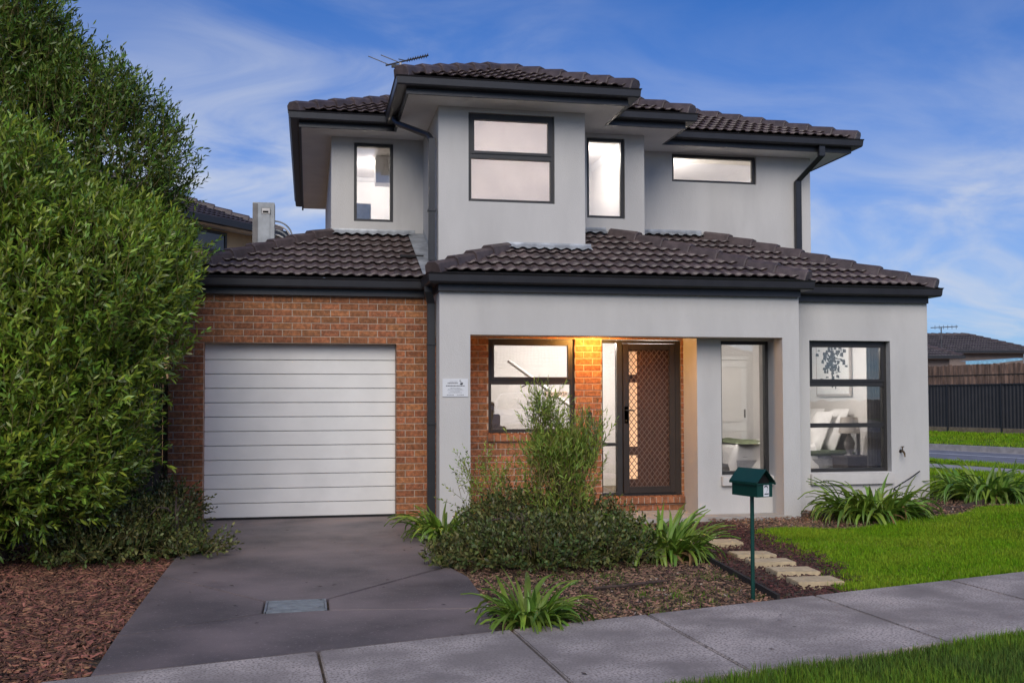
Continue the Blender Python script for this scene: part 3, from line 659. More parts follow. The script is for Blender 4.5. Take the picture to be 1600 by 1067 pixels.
# --- porch lamp and rooms behind the windows
pl_ = hp(empty('porch_light', (4.97, -.38, 2.44)))
MB().lathe([(0, -.055), (.055, -.045), (.075, -.02), (.08, 0)], (0, 0, 0)).build('shade', 'porch_lamp', pl_, smooth=True)
def lamp(loc, power, col, rad, par=None):
    d = bpy.data.lights.new('lamp', 'POINT'); d.energy = power; d.color = col; d.shadow_soft_size = rad
    o = bpy.data.objects.new('lamp', d); C.objects.link(o); o.location = loc
    return o
lamp((4.97, -.38, 2.345), 30, (1, .48, .11), .05)
def room(nm, x0, x1, y0, y1, z0, z1, power, pos=None, floor='timber_floor'):
    r = hp(empty('room'))
    MB().add([(x0, y0, z1), (x1, y0, z1), (x1, y1, z1), (x0, y1, z1)], [(0, 1, 2, 3)]).build('ceiling', 'white_paint', r)
    MB().add([(x0, y0, z0), (x1, y0, z0), (x1, y1, z0), (x0, y1, z0)], [(0, 1, 2, 3)]).build('floor', floor, r)
    w = MB(); w.add([(x0, y0, z0), (x0, y1, z0), (x0, y1, z1), (x0, y0, z1)], [(0, 1, 2, 3)]); w.add([(x1, y0, z0), (x1, y1, z0), (x1, y1, z1), (x1, y0, z1)], [(0, 1, 2, 3)]); w.add([(x0, y1, z0), (x1, y1, z0), (x1, y1, z1), (x0, y1, z1)], [(0, 1, 2, 3)]); w.build('room_walls', 'white_paint', r)
    c = .07; k = MB()
    for p in ([(x0, y1 - c, z1 - .002), (x1, y1 - c, z1 - .002), (x1, y1 - .002, z1 - c), (x0, y1 - .002, z1 - c)], [(x1 - c, y0, z1 - .002), (x1 - .002, y0, z1 - c), (x1 - .002, y1, z1 - c), (x1 - c, y1, z1 - .002)], [(x0 + c, y0, z1 - .002), (x0 + .002, y0, z1 - c), (x0 + .002, y1, z1 - c), (x0 + c, y1, z1 - .002)]): k.poly(p)
    k.build('cornice', 'white_gloss', r)
    p = pos or ((x0 + x1) / 2, (y0 + y1) / 2)
    MB().lathe([(0, -.006), (.05, -.006), (.06, 0)], (p[0], p[1], z1 - .004)).build('downlight', 'downlight', r)
    lamp((p[0], p[1], z1 - .12), power, (1, .945, .89), .08)
    return r
room('stair', 1.83, 2.95, 2.18, 4.6, 3.9, 5.38, 20)
room('landing', 3.2, 4.75, .32, 3.4, 3.9, 5.385, 135)
room('bath', 5.0, 5.94, 1.28, 3.3, 3.9, 5.385, 22, (5.35, 1.9))
room('bed2', 6.17, 9.05, 2.18, 5.0, 3.9, 5.42, 90, (6.7, 2.6))
room('hall', 2.9, 6.30, .13, 2.9, .1, 2.52, 95, (5.3, 1.2), 'carpet')
room('bedroom', 6.52, 9.64, -.10, 3.2, .12, 2.5, 46, (8.2, .9), 'carpet')
MB().box(6.515, 7.40, -.28, -.11, 2.32, 2.34)
# blinds in the centre window, half drawn curtain left, door leaf
bl = hp(empty('window_blind')); MB().box(3.42, 3.90, .255, .262, 4.19, 5.32).build('blind_panel', 'blind', bl); MB().box(3.895, 4.53, .270, .277, 4.19, 5.32).build('blind_panel', 'blind', bl)
hb(MB().box(1.95, 2.16, 2.9, 2.95, 3.9, 4.52).box(1.9, 2.25, 2.955, 2.99, 3.9, 4.62), 'linen_cupboard', 'linen_grey')
hb(MB().box(2.32, 2.94, 2.9, 3.2, 4.95, 5.375), 'ceiling_bulkhead', 'white_gloss')

# --- staircase in the hall
stc = empty('staircase', (4.27, 1.0, .1)); tag(stc, 'carpeted staircase with white stringer behind the porch window', 'staircase')
for i in range(8): MB().box(-.98, -.02 - i * .085, .15 + .0, 1.05, i * .175 + .5, i * .175 + .68).build('step', 'carpet', stc, bevel=.015)
b = MB(); b.prism([(-.5, .10, .95), (1.45, .10, .05), (1.45, .10, -.0), (-.5, .10, .0)], (0, .05, 0)); b.build('stringer', 'white_gloss', stc)
b = MB(); b.tube([(-.13, .3, 1.98), (1.10, .3, 1.10)], .028, 8); b.build('handrail', 'white_gloss', stc)
for t in (.25, .8): MB().tube([(-.13 + 1.23 * t, .3, 1.96 - .88 * t), (-.13 + 1.23 * t - .05, .33, 1.84 - .88 * t), (-.13 + 1.23 * t - .08, .42, 1.82 - .88 * t)], .010, 6).build('bracket', 'black_plastic', stc)

# --- bedroom furniture
bed = empty('bed', (8.6, 2.0, .12)); tag(bed, 'bed with white duvet and green throw seen through the bedroom window', 'bed')
MB().box(-1.0, 1.0, -.8, .8, .0, .28).build('base', 'linen_blue', bed, bevel=.03); MB().box(-1.02, 1.0, -.81, .81, .281, .52).build('mattress', 'linen_grey', bed, bevel=.05)
MB().box(.2, .98, -.83, .83, .522, .60).build('sheet', 'linen_green', bed, bevel=.03)
def lumpy(name, m, par, dims, loc, seed, amp=.03, sub=16, puff=.5):
    r_ = np.random.default_rng(seed); n = sub; u = np.linspace(-1, 1, n); U, V_ = np.meshgrid(u, u); ph = r_.uniform(0, 6, 6)
    edge = (1 - np.abs(U) ** 4) * (1 - np.abs(V_) ** 4); z = dims[2] * edge ** puff
    wz = amp * (np.sin(5 * U + ph[0] + 2 * V_) + np.sin(7 * V_ + ph[1] - 3 * U) * .7 + np.sin(11 * U - 6 * V_ + ph[2]) * .4) * edge ** .3
    top = np.stack([U * dims[0], V_ * dims[1], z + wz], -1).reshape(-1, 3); bot = np.stack([U * dims[0], V_ * dims[1], -z * .6], -1).reshape(-1, 3)
    i = np.arange((n - 1) ** 2); a = (i // (n - 1)) * n + i % (n - 1); F = np.stack([a, a + 1, a + n + 1, a + n], -1)
    me = np_mesh(name, np.vstack([top, bot]), [F, F[:, ::-1] + n * n], True); return obj(name, me, m, par, loc)
dv_n = 26; u = np.linspace(-1, 1, dv_n); U, V_ = np.meshgrid(u, u)
zz = np.where(np.abs(V_) > .82, -(np.abs(V_) - .82) * 3.0, 0) + np.where(U < -.8, (U + .8) * 1.6, 0) + .025 * np.sin(9 * U + 4 * V_) + .02 * np.sin(6 * V_ - 5 * U) + .03 * np.sin(14 * V_) * (np.abs(V_) > .75)
i = np.arange((dv_n - 1) ** 2); a = (i // (dv_n - 1)) * dv_n + i % (dv_n - 1)
obj('duvet', np_mesh('duvet', np.stack([U * .72 - .36, V_ * .90 + .03 * np.sin(7 * U), zz + .69], -1).reshape(-1, 3), [np.stack([a, a + 1, a + dv_n + 1, a + dv_n], -1)], True), 'linen_white', bed)
MB().box(.98, 1.03, -.85, .85, .0, 1.0).build('headboard', 'linen_grey', bed, bevel=.03)
lumpy('throw', 'linen_green', bed, (.28, .86, .025), (-.62, .0, .715), 5, .015)
pl_spots = [((9.40, 1.55, 1.02), 'large white pillow leaning upright nearest the bedside lamp', 'linen_white'), ((9.42, 2.35, 1.02), 'large white pillow leaning upright behind the others, left of the picture', 'linen_white'),
            ((9.18, 1.62, .98), 'white cushion standing in front of the upright pillows', 'linen_white'), ((9.0, 2.1, .93), 'small dark green cushion at the left edge of the bedroom window', 'linen_green')]
for k, (p, lab, m) in enumerate(pl_spots):
    o = lumpy('pillow', m, None, (.26 if k < 3 else .18, .36 if k < 3 else .2, .10), (0, 0, 0), 20 + k, .012, 14)
    o.matrix_world = Matrix.Translation(p) @ Matrix.Rotation(R(-68), 4, 'Y') @ Matrix.Rotation(R(90), 4, 'Z') @ Matrix.Scale(1.0, 4); tag(o, lab, 'pillow', 'pillows on the bed')
tb = empty('bedside_table', (9.36, .86, .12)); tag(tb, 'dark bedside table under the lamp in the bedroom', 'bedside table')
MB().box(-.25, .25, -.24, .24, .50, .535).build('top', 'table_dark', tb, bevel=.006); MB().box(-.23, .23, -.22, .22, .22, .499).build('drawer_box', 'table_dark', tb)
for sx in (-.21, .21):
    for sy in (-.20, .20): MB().box(sx - .02, sx + .02, sy - .02, sy + .02, 0, .22).build('leg', 'table_dark', tb)
tl = empty('table_lamp', (9.30, .88, .655)); tag(tl, 'table lamp with pale drum shade on the bedside table', 'lamp')
MB().lathe([(0, 0), (.08, 0), (.08, .015), (.03, .03), (.075, .12), (.085, .19), (.05, .27), (.02, .31), (.02, .36)]).build('base', 'galv_dark', tl, smooth=True)
MB().lathe([(.16, .34), (.125, .58)]).build('shade', 'lampshade', tl, smooth=True)
ar = empty('framed_print', (9.63, 1.9, 1.55)); tag(ar, 'framed black and white tree print on the bedroom wall', 'picture')
MB().box(-.035, 0, -.55, .55, 0, .95).build('frame', 'art_frame', ar, bevel=.005); MB().box(-.039, -.0352, -.51, .51, .04, .91).build('sheet', 'art_paper', ar)
r_ = np.random.default_rng(3); b = MB()
for k in range(120):
    y = r_.normal(0, .17); z = .58 + r_.normal(0, .12); w_ = r_.uniform(.015, .06); h_ = r_.uniform(.008, .04); x = -.0395 - k * 1e-5
    b.add([(x, y - w_, z - h_), (x, y + w_, z - h_ * r_.uniform(.3, 1)), (x, y + w_ * r_.uniform(.5, 1), z + h_), (x, y - w_, z + h_ * r_.uniform(.3, 1))], [(0, 1, 2, 3)])
b.box(-.041, -.0395, -.022, .022, .14, .85); b.box(-.0412, -.0397, -.12, -.09, .12, .2); b.build('print', 'art_ink', ar)
cu = MB(); vs_ = []
for i in range(33): yy = -.02 + .008 * i; vs_ += [(9.15 + .0078 * i, .10 + .035 * math.sin(i * 1.15), .14), (9.15 + .0078 * i, .10 + .035 * math.sin(i * 1.15), 2.45)]
cu.add(vs_, [(2 * i, 2 * i + 2, 2 * i + 3, 2 * i + 1) for i in range(32)]); tag(cu.build('curtain', 'curtain', None, smooth=True), 'dark grey curtain gathered at the right of the bedroom window', 'curtain')
wd = empty('wardrobe', (7.7, 3.0, .12)); tag(wd, 'white panelled wardrobe doors seen through the tall narrow window', 'wardrobe')
for i in range(3):
    x = -.95 + i * .62; dr = MB().box(x, x + .612, 0, .04, 0, 2.05).build('door', 'white_gloss', wd, bevel=.004)
    for z0, z1 in ((.12, .85), (1.0, 1.93)): MB().box(x + .10, x + .51, -.008, -.0005, z0, z1).build('panel', 'white_paint', dr, bevel=.006)
    MB().box(x + (.03 if i % 2 else .56), x + (.055 if i % 2 else .585), -.012, -.001, 1.08, 1.22).build('handle', 'galv_dark', dr)
MB().box(-.98, .94, -.01, .06, 2.06, 2.12).build('head_track', 'white_gloss', wd)

# --- fittings on the walls
sg = empty('wall_sign', (3.06, PY, 1.548)); tag(sg, 'white builder plaque with fine print on the porch column', 'sign')
MB().box(-.158, .158, -.012, -.001, 0, .218).build('plate', 'plate_white', sg, bevel=.002)
r_ = np.random.default_rng(11); b = MB(); b2 = MB()
for z, w0, w1, h_, bb in ((.186, -.07, .03, .0035, b2), (.166, -.095, .035, .005, b), (.134, -.115, .115, .005, b), (.108, -.06, .06, .003, b2), (.094, -.09, .09, .003, b2), (.078, -.10, .10, .003, b2), (.064, -.06, .06, .003, b2), (.050, -.085, .085, .003, b2), (.022, -.105, -.02, .005, b2), (.022, .02, .105, .005, b2)):
    x = w0
    while x < w1: w_ = r_.uniform(.006, .02); bb.box(x, min(x + w_, w1), -.0128, -.0121, z - h_, z + h_); x += w_ + .004
for cx, cz, rr in ((.075, .155, .016), (.068, .178, .008), (.060, .198, .009), (.085, .168, .010)):
    b.prism([(cx + rr * 1.2 * math.cos(t), -.0121, cz + rr * .6 * math.sin(t)) for t in np.linspace(0, 2 * math.pi, 12)[:-1]], (0, -.0008, 0))
b.build('print', 'print_dark', sg); b2.build('fine_print', 'print_grey', sg)
def text(body, size, m, par, M):
    cu = bpy.data.curves.new('lettering', 'FONT'); cu.body = body; cu.size = size; cu.align_x = 'CENTER'; cu.align_y = 'CENTER'; cu.extrude = .0004; cu.resolution_u = 3
    t = bpy.data.objects.new('lettering', cu); C.objects.link(t); dg_ = bpy.context.evaluated_depsgraph_get(); me = bpy.data.meshes.new_from_object(t.evaluated_get(dg_)); bpy.data.objects.remove(t)
    o = obj('lettering', me, None, par); me.materials.clear(); me.materials.append(MATS[m]); o.matrix_local = M; return o
FACE = Matrix.Rotation(math.pi / 2, 4, 'X')
nh = empty('window_sticker', (4.56, .085, 1.585)); tag(nh, 'white NO HAWKERS sticker inside the porch window', 'sticker')
MB().box(-.155, .155, 0, .001, -.035, .035).build('backing', 'plate_white', nh); text('NO HAWKERS', .055, 'print_dark', nh, Matrix.Translation((0, -.001, 0)) @ FACE)
tp = empty('garden_tap', (9.40, RY, .78)); tag(tp, 'brass garden tap on the grey wall right of the bedroom window', 'tap')
MB().tube([(0, 0, 0), (0, -.07, 0), (0, -.10, -.03), (0, -.105, -.075)], [.012, .014, .014, .012], 8).build('spout', 'brass', tp); MB().tube([(0, -.05, .01), (0, -.05, .06)], .008, 8).build('spindle', 'brass', tp); MB().box(-.028, .028, -.058, -.042, .058, .07).build('handle', 'brass', tp, bevel=.004); MB().lathe([(0, 0), (.024, 0), (.024, .006)]).build('flange', 'brass', tp).rotation_euler = (math.pi / 2, 0, 0)
tag(MB().tube([(9.66, -.37, .50), (9.45, -.48, .42), (9.12, -.62, .30), (8.98, -.70, .10)], .009, 7).build('irrigation_pipe', 'black_plastic', None), 'thin black pipe sticking out of the strap plant by the wall', 'pipe')

# --- roof furniture
an = empty('roof_antenna', (2.50, .50, 5.85)); tag(an, 'dark television antenna lying low over the upper roof corner', 'antenna')
MB().tube([(0, 0, -.02), (0, 0, .24)], .018, 8).build('mast', 'pvc', an)
MB().tube([(-.20, .0, .19), (.38, -.02, .36)], .012, 6).build('boom', 'aluminium', an)
for i in range(9): x = .10 + i * .033; z = .19 + (x + .2) * .293; MB().tube([(x, -.10, z), (x, .10, z + .012)], .006, 5).build('element', 'aluminium', an)
for x, z, l in ((-.16, .20, .27), (-.02, .24, .24), (.06, .27, .08)): MB().tube([(x, -.02, z), (x - l, .05, z + l * .45)], .007, 5).build('reflector', 'aluminium', an)
MB().box(-.12, .02, -.02, .02, .17, .21).build('junction', 'black_plastic', an)
cab = empty('service_cabinet', (.58, 3.3, 3.85)); tag(cab, 'tall grey metal cabinet with curved pipes above the garage roof', 'cabinet')
MB().box(-.17, .17, 0, .28, 0, .80).build('body', 'galv', cab, bevel=.006); MB().box(-.168, -.09, -.012, -.001, 0, .78).build('door', 'galv_dark', cab); MB().box(-.02, .10, -.02, -.002, 0, .64).build('riser_duct', 'galv', cab, bevel=.005); MB().box(-.03, .105, -.03, -.0205, .61, .71).build('vent_hood', 'pvc', cab, bevel=.005); MB().box(-.01, .075, -.034, -.0305, .63, .66).build('vent_slot', 'black_hole', cab)
for k, (z, rr) in enumerate(((.52, .27), (.46, .25), (.38, .22), (.31, .19), (.24, .15), (.17, .11))):
    MB().tube([(.17, .08 + k * .02, z)] + [(.17 + rr * math.sin(t), .08 + k * .02, z - rr * .9 + rr * .9 * math.cos(t)) for t in np.linspace(.15, 1.55, 8)] + [(.17 + rr, .08 + k * .02, -.1)], .014, 7).build('pipe', 'pvc' if k % 2 else 'galv', cab)

# ------------------------------------------------------------------ neighbours
def far_house(name, label, x0, x1, y0, y1, ze, wm, rot, loc, tan=.42, ov=.45, extra=None):
    h = empty(name, loc); h.rotation_euler = (0, 0, rot); tag(h, label, 'house')
    MB().box(x0, x1, y0, y1, 0, ze - .05).build('wall', wm, h)
    X0, X1, Y0, Y1 = x0 - ov, x1 + ov, y0 - ov, y1 + ov; hw = min(X1 - X0, Y1 - Y0) / 2; zr = ze + tan * hw
    if X1 - X0 >= Y1 - Y0: A, B = (X0 + hw, (Y0 + Y1) / 2), (X1 - hw, (Y0 + Y1) / 2)
    else: A, B = ((X0 + X1) / 2, Y0 + hw), ((X0 + X1) / 2, Y1 - hw)
    rf = empty('roof', (0, 0, 0), h)
    if X1 - X0 >= Y1 - Y0: sides = [((X0, Y0), (X1, Y0), B, A), ((X1, Y0), (X1, Y1), B), ((X1, Y1), (X0, Y1), A, B), ((X0, Y1), (X0, Y0), A)]
    else: sides = [((X0, Y0), (X1, Y0), A), ((X1, Y0), (X1, Y1), B, A), ((X1, Y1), (X0, Y1), B), ((X0, Y1), (X0, Y0), A, B)]
    for s in sides:
        e = (s[1][0] - s[0][0], s[1][1] - s[0][1]); slope(rf, (s[0][0], s[0][1], ze), e, list(s), False, tan, 'tile_far')
    for p in ((X0, Y0), (X1, Y0), (X1, Y1), (X0, Y1)):
        q_ = min((A, B), key=lambda t: (t[0] - p[0]) ** 2 + (t[1] - p[1]) ** 2); caps(rf, (*p, ze + .03), (*q_, zr + .02), .42)
    if A != B: caps(rf, (*A, zr + .03), (*B, zr + .03), .42)
    MB().sweep([(.1, ze + .03), (.1, ze - .12), (.0, ze - .13), (.0, ze + .01)], [(X0, Y1), (X0, Y0), (X1, Y0), (X1, Y1), (X0, Y1)]).build('gutter', 'charcoal', h)
    MB().box(X0 + .02, X1 - .02, Y0 + .02, Y1 - .02, ze - .13, ze - .10).build('soffit', 'soffit', h)
    return h
nb = far_house('neighbour_house', 'neighbouring cream house with dark tiled roof behind the hedge', -11, -.45, .45, 8, 5.4, 'cream_wall', R(49.4), (.66, 11.9, .16))
wv = empty('window', (-2.0, .43, 4.5), nb); MB().box(-.62, .52, 0, .05, .30, .66).build('pane', 'dark_glass', wv); MB().box(-.68, .58, -.02, -.001, .24, .30).box(-.68, .58, -.02, -.001, .66, .72).box(-.68, -.62, -.02, -.001, .30, .66).box(.52, .58, -.02, -.001, .30, .66).build('frame', 'frame_brown', wv)
ROT = math.atan2(E.y, E.x)
fh1 = far_house('far_house', 'brown tiled house behind the paling fence, nearest the grey wall', -6.5, -.45, .45, 7, 3.45, 'beige_wall', -.196, (32.6, 31.4, .15), .44)
fh2 = far_house('far_house', 'brown tiled house behind the paling fence at the right edge', -10, -.45, .45, 4.6, 3.95, 'beige_wall', -.196, (39.7, 35.2, .15), .40)
ha = empty('house_antenna', (34.7, 36.2, 4.2)); tag(ha, 'thin television antenna on a pole above the far brown roof', 'antenna')
MB().tube([(0, 0, -.8), (0, 0, 1.2)], .03, 6).build('mast', 'aluminium', ha); MB().tube([(-.5, .2, 1.15), (.8, -.3, 1.2)], .025, 6).build('boom', 'aluminium', ha)
for i in range(6): MB().tube([(-.3 + i * .2, .1 - i * .08, 1.06), (-.3 + i * .2, .1 - i * .08, 1.28)], .012, 5).build('element', 'aluminium', ha)
sf = empty('side_fence', (-1.9, .35, 0)); tag(sf, 'brown timber side fence between the hedge and the garage', 'fence')
for i in range(26): MB().box(-1.5 + i * .115, -1.392 + i * .115, 0, .018, -.05, 1.78 + .01 * (i % 3)).build('paling', 'paling', sf)
for z in (.3, 1.4): MB().box(-1.5, 1.49, .019, .06, z, z + .07).build('rail', 'edging', sf)
# fence along the cross street
fn = empty('boundary_fence', (0, 0, 0)); tag(fn, 'dark steel fence topped with timber palings across the side street', 'fence')
FS, z0 = 30.0, .17
for k, d0 in enumerate(np.arange(-2, 44, 2.36)):
    n = 30; vs_ = []
    for i in range(n * 2 + 1):
        d = d0 + .04 + (2.28) * i / (n * 2); o = .018 if (i // 2) % 2 else -.006
        vs_ += [sd(FS + o, d, z0 + .28), sd(FS + o, d, z0 + 1.85)]
    MB().add(vs_, [(2 * i, 2 * i + 2, 2 * i + 3, 2 * i + 1) for i in range(n * 2)]).build('panel', 'steel_fence', fn)
    MB().prism([sd(FS - .05, d0 - .03, z0), sd(FS + .03, d0 - .03, z0), sd(FS + .03, d0 + .03, z0), sd(FS - .05, d0 + .03, z0)], (0, 0, 1.9)).build('post', 'charcoal', fn)
    MB().prism([sd(FS - .03, d0 + .04, z0 - .05), sd(FS + .02, d0 + .04, z0 - .05), sd(FS + .02, d0 + 2.32, z0 - .05), sd(FS - .03, d0 + 2.32, z0 - .05)], (0, 0, .32)).build('sleeper', 'sleeper', fn)
    MB().prism([sd(FS - .035, d0 + .04, z0 + 1.85), sd(FS + .035, d0 + .04, z0 + 1.85), sd(FS + .035, d0 + 2.32, z0 + 1.85), sd(FS - .035, d0 + 2.32, z0 + 1.85)], (0, 0, .04)).build('rail', 'charcoal', fn)
pal = MB().box(-.02, .0, -.048, .048, 0, .74).mesh('paling'); pal.materials.append(MATS['paling'])
pf = empty('paling_fence', (0, 0, 0)); tag(pf, 'weathered timber paling extension along the top of the steel fence', 'fence')
for i in range(210):
    o = bpy.data.objects.new('paling', pal); C.objects.link(o); o.parent = pf; o.location = sd(FS + .06 + .015 * (i % 2), 8 + i * .1, z0 + 1.87 + random.uniform(-.02, .02)); o.rotation_euler = (0, 0, ROT); o.scale = (1, random.uniform(.9, 1.05), random.uniform(.97, 1.03))
MB().prism([sd(FS + .035, 8, z0 + 2.2), sd(FS + .055, 8, z0 + 2.2), sd(FS + .055, 29, z0 + 2.2), sd(FS + .035, 29, z0 + 2.2)], (0, 0, .04)).build('rail', 'edging', pf)
tag(MB().add([(29.6, 26.9, 3.16), (30.8, 26.8, 3.22), (32.2, 26.6, 3.30), (32.6, 27.5, 3.35), (31.0, 27.7, 3.25), (29.9, 27.8, 3.2), (29.6, 26.9, 3.02), (30.8, 26.8, 3.05), (32.2, 26.6, 3.22)], [(0, 1, 4, 5), (1, 2, 3, 4), (0, 6, 7, 1), (1, 7, 8, 2)]).build('tarpaulin', 'tarp', None), 'blue tarpaulin edge showing above the paling fence', 'tarpaulin')

# house and car across the street, visible only as reflections in the porch window
oh = far_house('opposite_house', 'beige house across the street mirrored in the porch window', -9, 9, 0, 9, 2.9, 'beige_wall', R(180 + 12), (11.5, -29.5, .1), .42)
for x in (-5, -1.5, 2.5, 6): w = empty('window', (x, 0, 1.0), oh); MB().box(-.7, .7, -.03, -.001, 0, 1.2).build('pane', 'dark_glass', w)
car = empty('parked_car', (8.9, -23.5, .0)); car.rotation_euler = (0, 0, R(12 + 180)); tag(car, 'white car facing the house, mirrored in the porch window', 'car')
def car_shell():
    P = [(-2.2, .35), (-2.25, .75), (-2.15, 1.02), (-1.05, 1.18), (-.35, 1.72), (1.5, 1.78), (2.1, 1.2), (2.2, .8), (2.15, .35)]
    b = MB(); rows = []
    for t, s_ in ((-1, .90), (-.93, 1.0), (.93, 1.0), (1, .90)):
        rows.append([(t * .93 * (1 if z < 1.2 else .80), x * (s_ if abs(t) == 1 else 1) if False else y_, z) for x, z in P for y_ in [x]])
    k = len(P); b.add([p for r in rows for p in r], [(i * k + j, i * k + (j + 1) % k, (i + 1) * k + (j + 1) % k, (i + 1) * k + j) for i in range(3) for j in range(k)] + [tuple(range(k)), tuple(range(3 * k, 4 * k))]); return b
# the car's front points to local -y
cb = car_shell().build('body', 'car_paint', car, bevel=.04)
MB().add([(-.78, -1.06, 1.205), (.78, -1.06, 1.205), (.66, -.42, 1.70), (-.66, -.42, 1.70)], [(0, 1, 2, 3)]).build('windscreen', 'dark_glass', car).location = (0, -.02, .02)
for sx in (-1, 1):
    MB().box(sx * .62 - .17, sx * .62 + .17, -2.27, -2.12, .78, .96).build('headlight', 'lamp_lens', car, bevel=.03); MB().box(sx * 1.02 - .12, sx * 1.02 + .12, -.95, -.80, 1.15, 1.32).build('mirror', 'car_paint', car, bevel=.04)
    for yy in (-1.4, 1.35): w = MB().lathe([(0, -.11), (.33, -.11), (.35, 0), (.33, .11), (0, .11)]).build('wheel', 'rubber', car); w.rotation_euler = (0, math.pi / 2, 0); w.location = (sx * .82, yy, .35)
MB().box(-.55, .55, -2.275, -2.20, .45, .68).build('grille', 'black_plastic', car, bevel=.02)

# ------------------------------------------------------------------ letterbox, stepping stones, edging
lb = empty('letterbox', (4.652, -5.90, -.04)); lb.rotation_euler = (0, 0, R(15)); tag(lb, 'dark green metal letterbox with number 2 on a post by the footpath', 'letterbox')
W2, L2, zb, zt_ = .073, .15, .805, .925                     # half width, half length, body bottom and eave
MB().tube([(0, 0, 0), (0, 0, zb)], .0155, 12).build('post', 'green_enamel', lb, smooth=False)
bx = MB().add([(-W2, -L2, zb), (W2, -L2, zb), (W2, L2, zb), (-W2, L2, zb), (-W2, -L2, zt_ - .022), (W2, -L2, zt_ - .022), (W2, L2, zt_), (-W2, L2, zt_), (-W2, -L2 + .03, zt_), (W2, -L2 + .03, zt_)],
     [(0, 3, 2, 1), (0, 1, 5, 4), (1, 2, 6, 9, 5), (3, 0, 4, 8, 7), (2, 3, 7, 6)]).build('body', 'green_enamel', lb)
rw, za = W2 + .014, zt_ + .088
rt = MB()
for s_ in (-1, 1):
    o0, o1 = Vector((s_ * rw, 0, zt_ - .010)), Vector((0, 0, za)); n_ = Vector((s_ * .7, 0, .7)) * .003
    rt.add([p + Vector((0, y, 0)) + k * n_ for y in (-L2 - .02, L2 + .012) for p in (o0, o1) for k in (0, 1)], [(0, 1, 3, 2), (4, 6, 7, 5), (0, 4, 5, 1), (2, 3, 7, 6), (0, 2, 6, 4), (1, 5, 7, 3)])
    rt.box(s_ * rw - .004, s_ * rw + .004, -L2 - .02, L2 + .012, zt_ - .026, zt_ - .0105)
rt.build('roof', 'green_enamel', lb)
MB().add([(-W2 + .002, -L2 + .035, zt_ - .03), (W2 - .002, -L2 + .035, zt_ - .03), (W2 - .002, -L2 + .035, zt_), (0, -L2 + .035, za - .008), (-W2 + .002, -L2 + .035, zt_)], [(0, 1, 2, 3, 4)]).build('mail_slot', 'black_hole', lb)  # black sheet set back in the gable, darkness of the open box as colour
MB().box(-W2 - .004, W2 + .004, -L2 - .012, -L2 + .004, zt_ - .024, zt_ - .016).build('slot_lip', 'green_enamel', lb)
npl = MB().box(.010 - .024, .010 + .028, -L2 - .003, -L2 - .0005, zb + .006, zb + .092).build('number_plate', 'plate_white', lb)
TX = Matrix.Translation((.0125, -L2 - .0035, zb + .049)) @ FACE
text('2', .098, 'print_dark', npl, TX).name = 'numeral'
text('2', .070, 'plate_white', npl, Matrix.Translation((.0125, -L2 - .0045, zb + .049)) @ FACE).name = 'numeral'

for k, (x, y, a, lab) in enumerate(((5.45, -5.36, -4, 'sandstone stepping stone nearest the footpath'), (5.50, -4.86, -3, 'sandstone stepping stone second from the footpath'), (5.53, -4.35, -5, 'sandstone stepping stone third from the footpath'),
        (5.56, -3.88, -2, 'sandstone stepping stone fourth from the footpath, beside the strap plant'), (5.60, -3.02, -6, 'sandstone stepping stone nearest the porch'))):
    o = MB().box(-.20, .20, -.135, .135, -.06, .022).build('stepping_stone', 'paver', None, bevel=.006); o.location = (x, y, -.015); o.rotation_euler = (R(random.uniform(-1, 1)), R(random.uniform(-1, 1)), R(a)); tag(o, lab, 'stepping stone', 'stepping stones to the porch')
ed = MB(); pts = [(4.80, -6.03), (4.86, -5.5), (4.93, -4.9), (5.0, -4.2), (5.05, -3.6)]
for (xa, ya), (xb, yb) in zip(pts[:-1], pts[1:]): ed.prism([(xa - .013, ya, -.1), (xa + .013, ya, -.1), (xb + .013, yb, -.1), (xb - .013, yb, -.1)], (0, 0, .125))
tag(ed.build('garden_edging', 'edging', None), 'dark timber garden edging beside the stepping stones', 'edging')
tag(MB().tube([(3.55, -5.35, .0), (3.80, -5.33, .008), (4.10, -5.20, .003), (4.22, -5.15, .0)], [.010, .014, .012, .007], 7).build('fallen_stick', 'stick', None), 'brown stick lying on the mulch in front of the shrubs', 'stick')
tag(MB().prism([(9.05, -1.62, -.02), (9.10, -1.56, -.02), (10.05, -1.22, .1), (10.0, -1.29, .1)], (0, 0, .09)).build('bed_edging', 'stick', None), 'weathered timber edging at the front of the corner bed', 'edging')

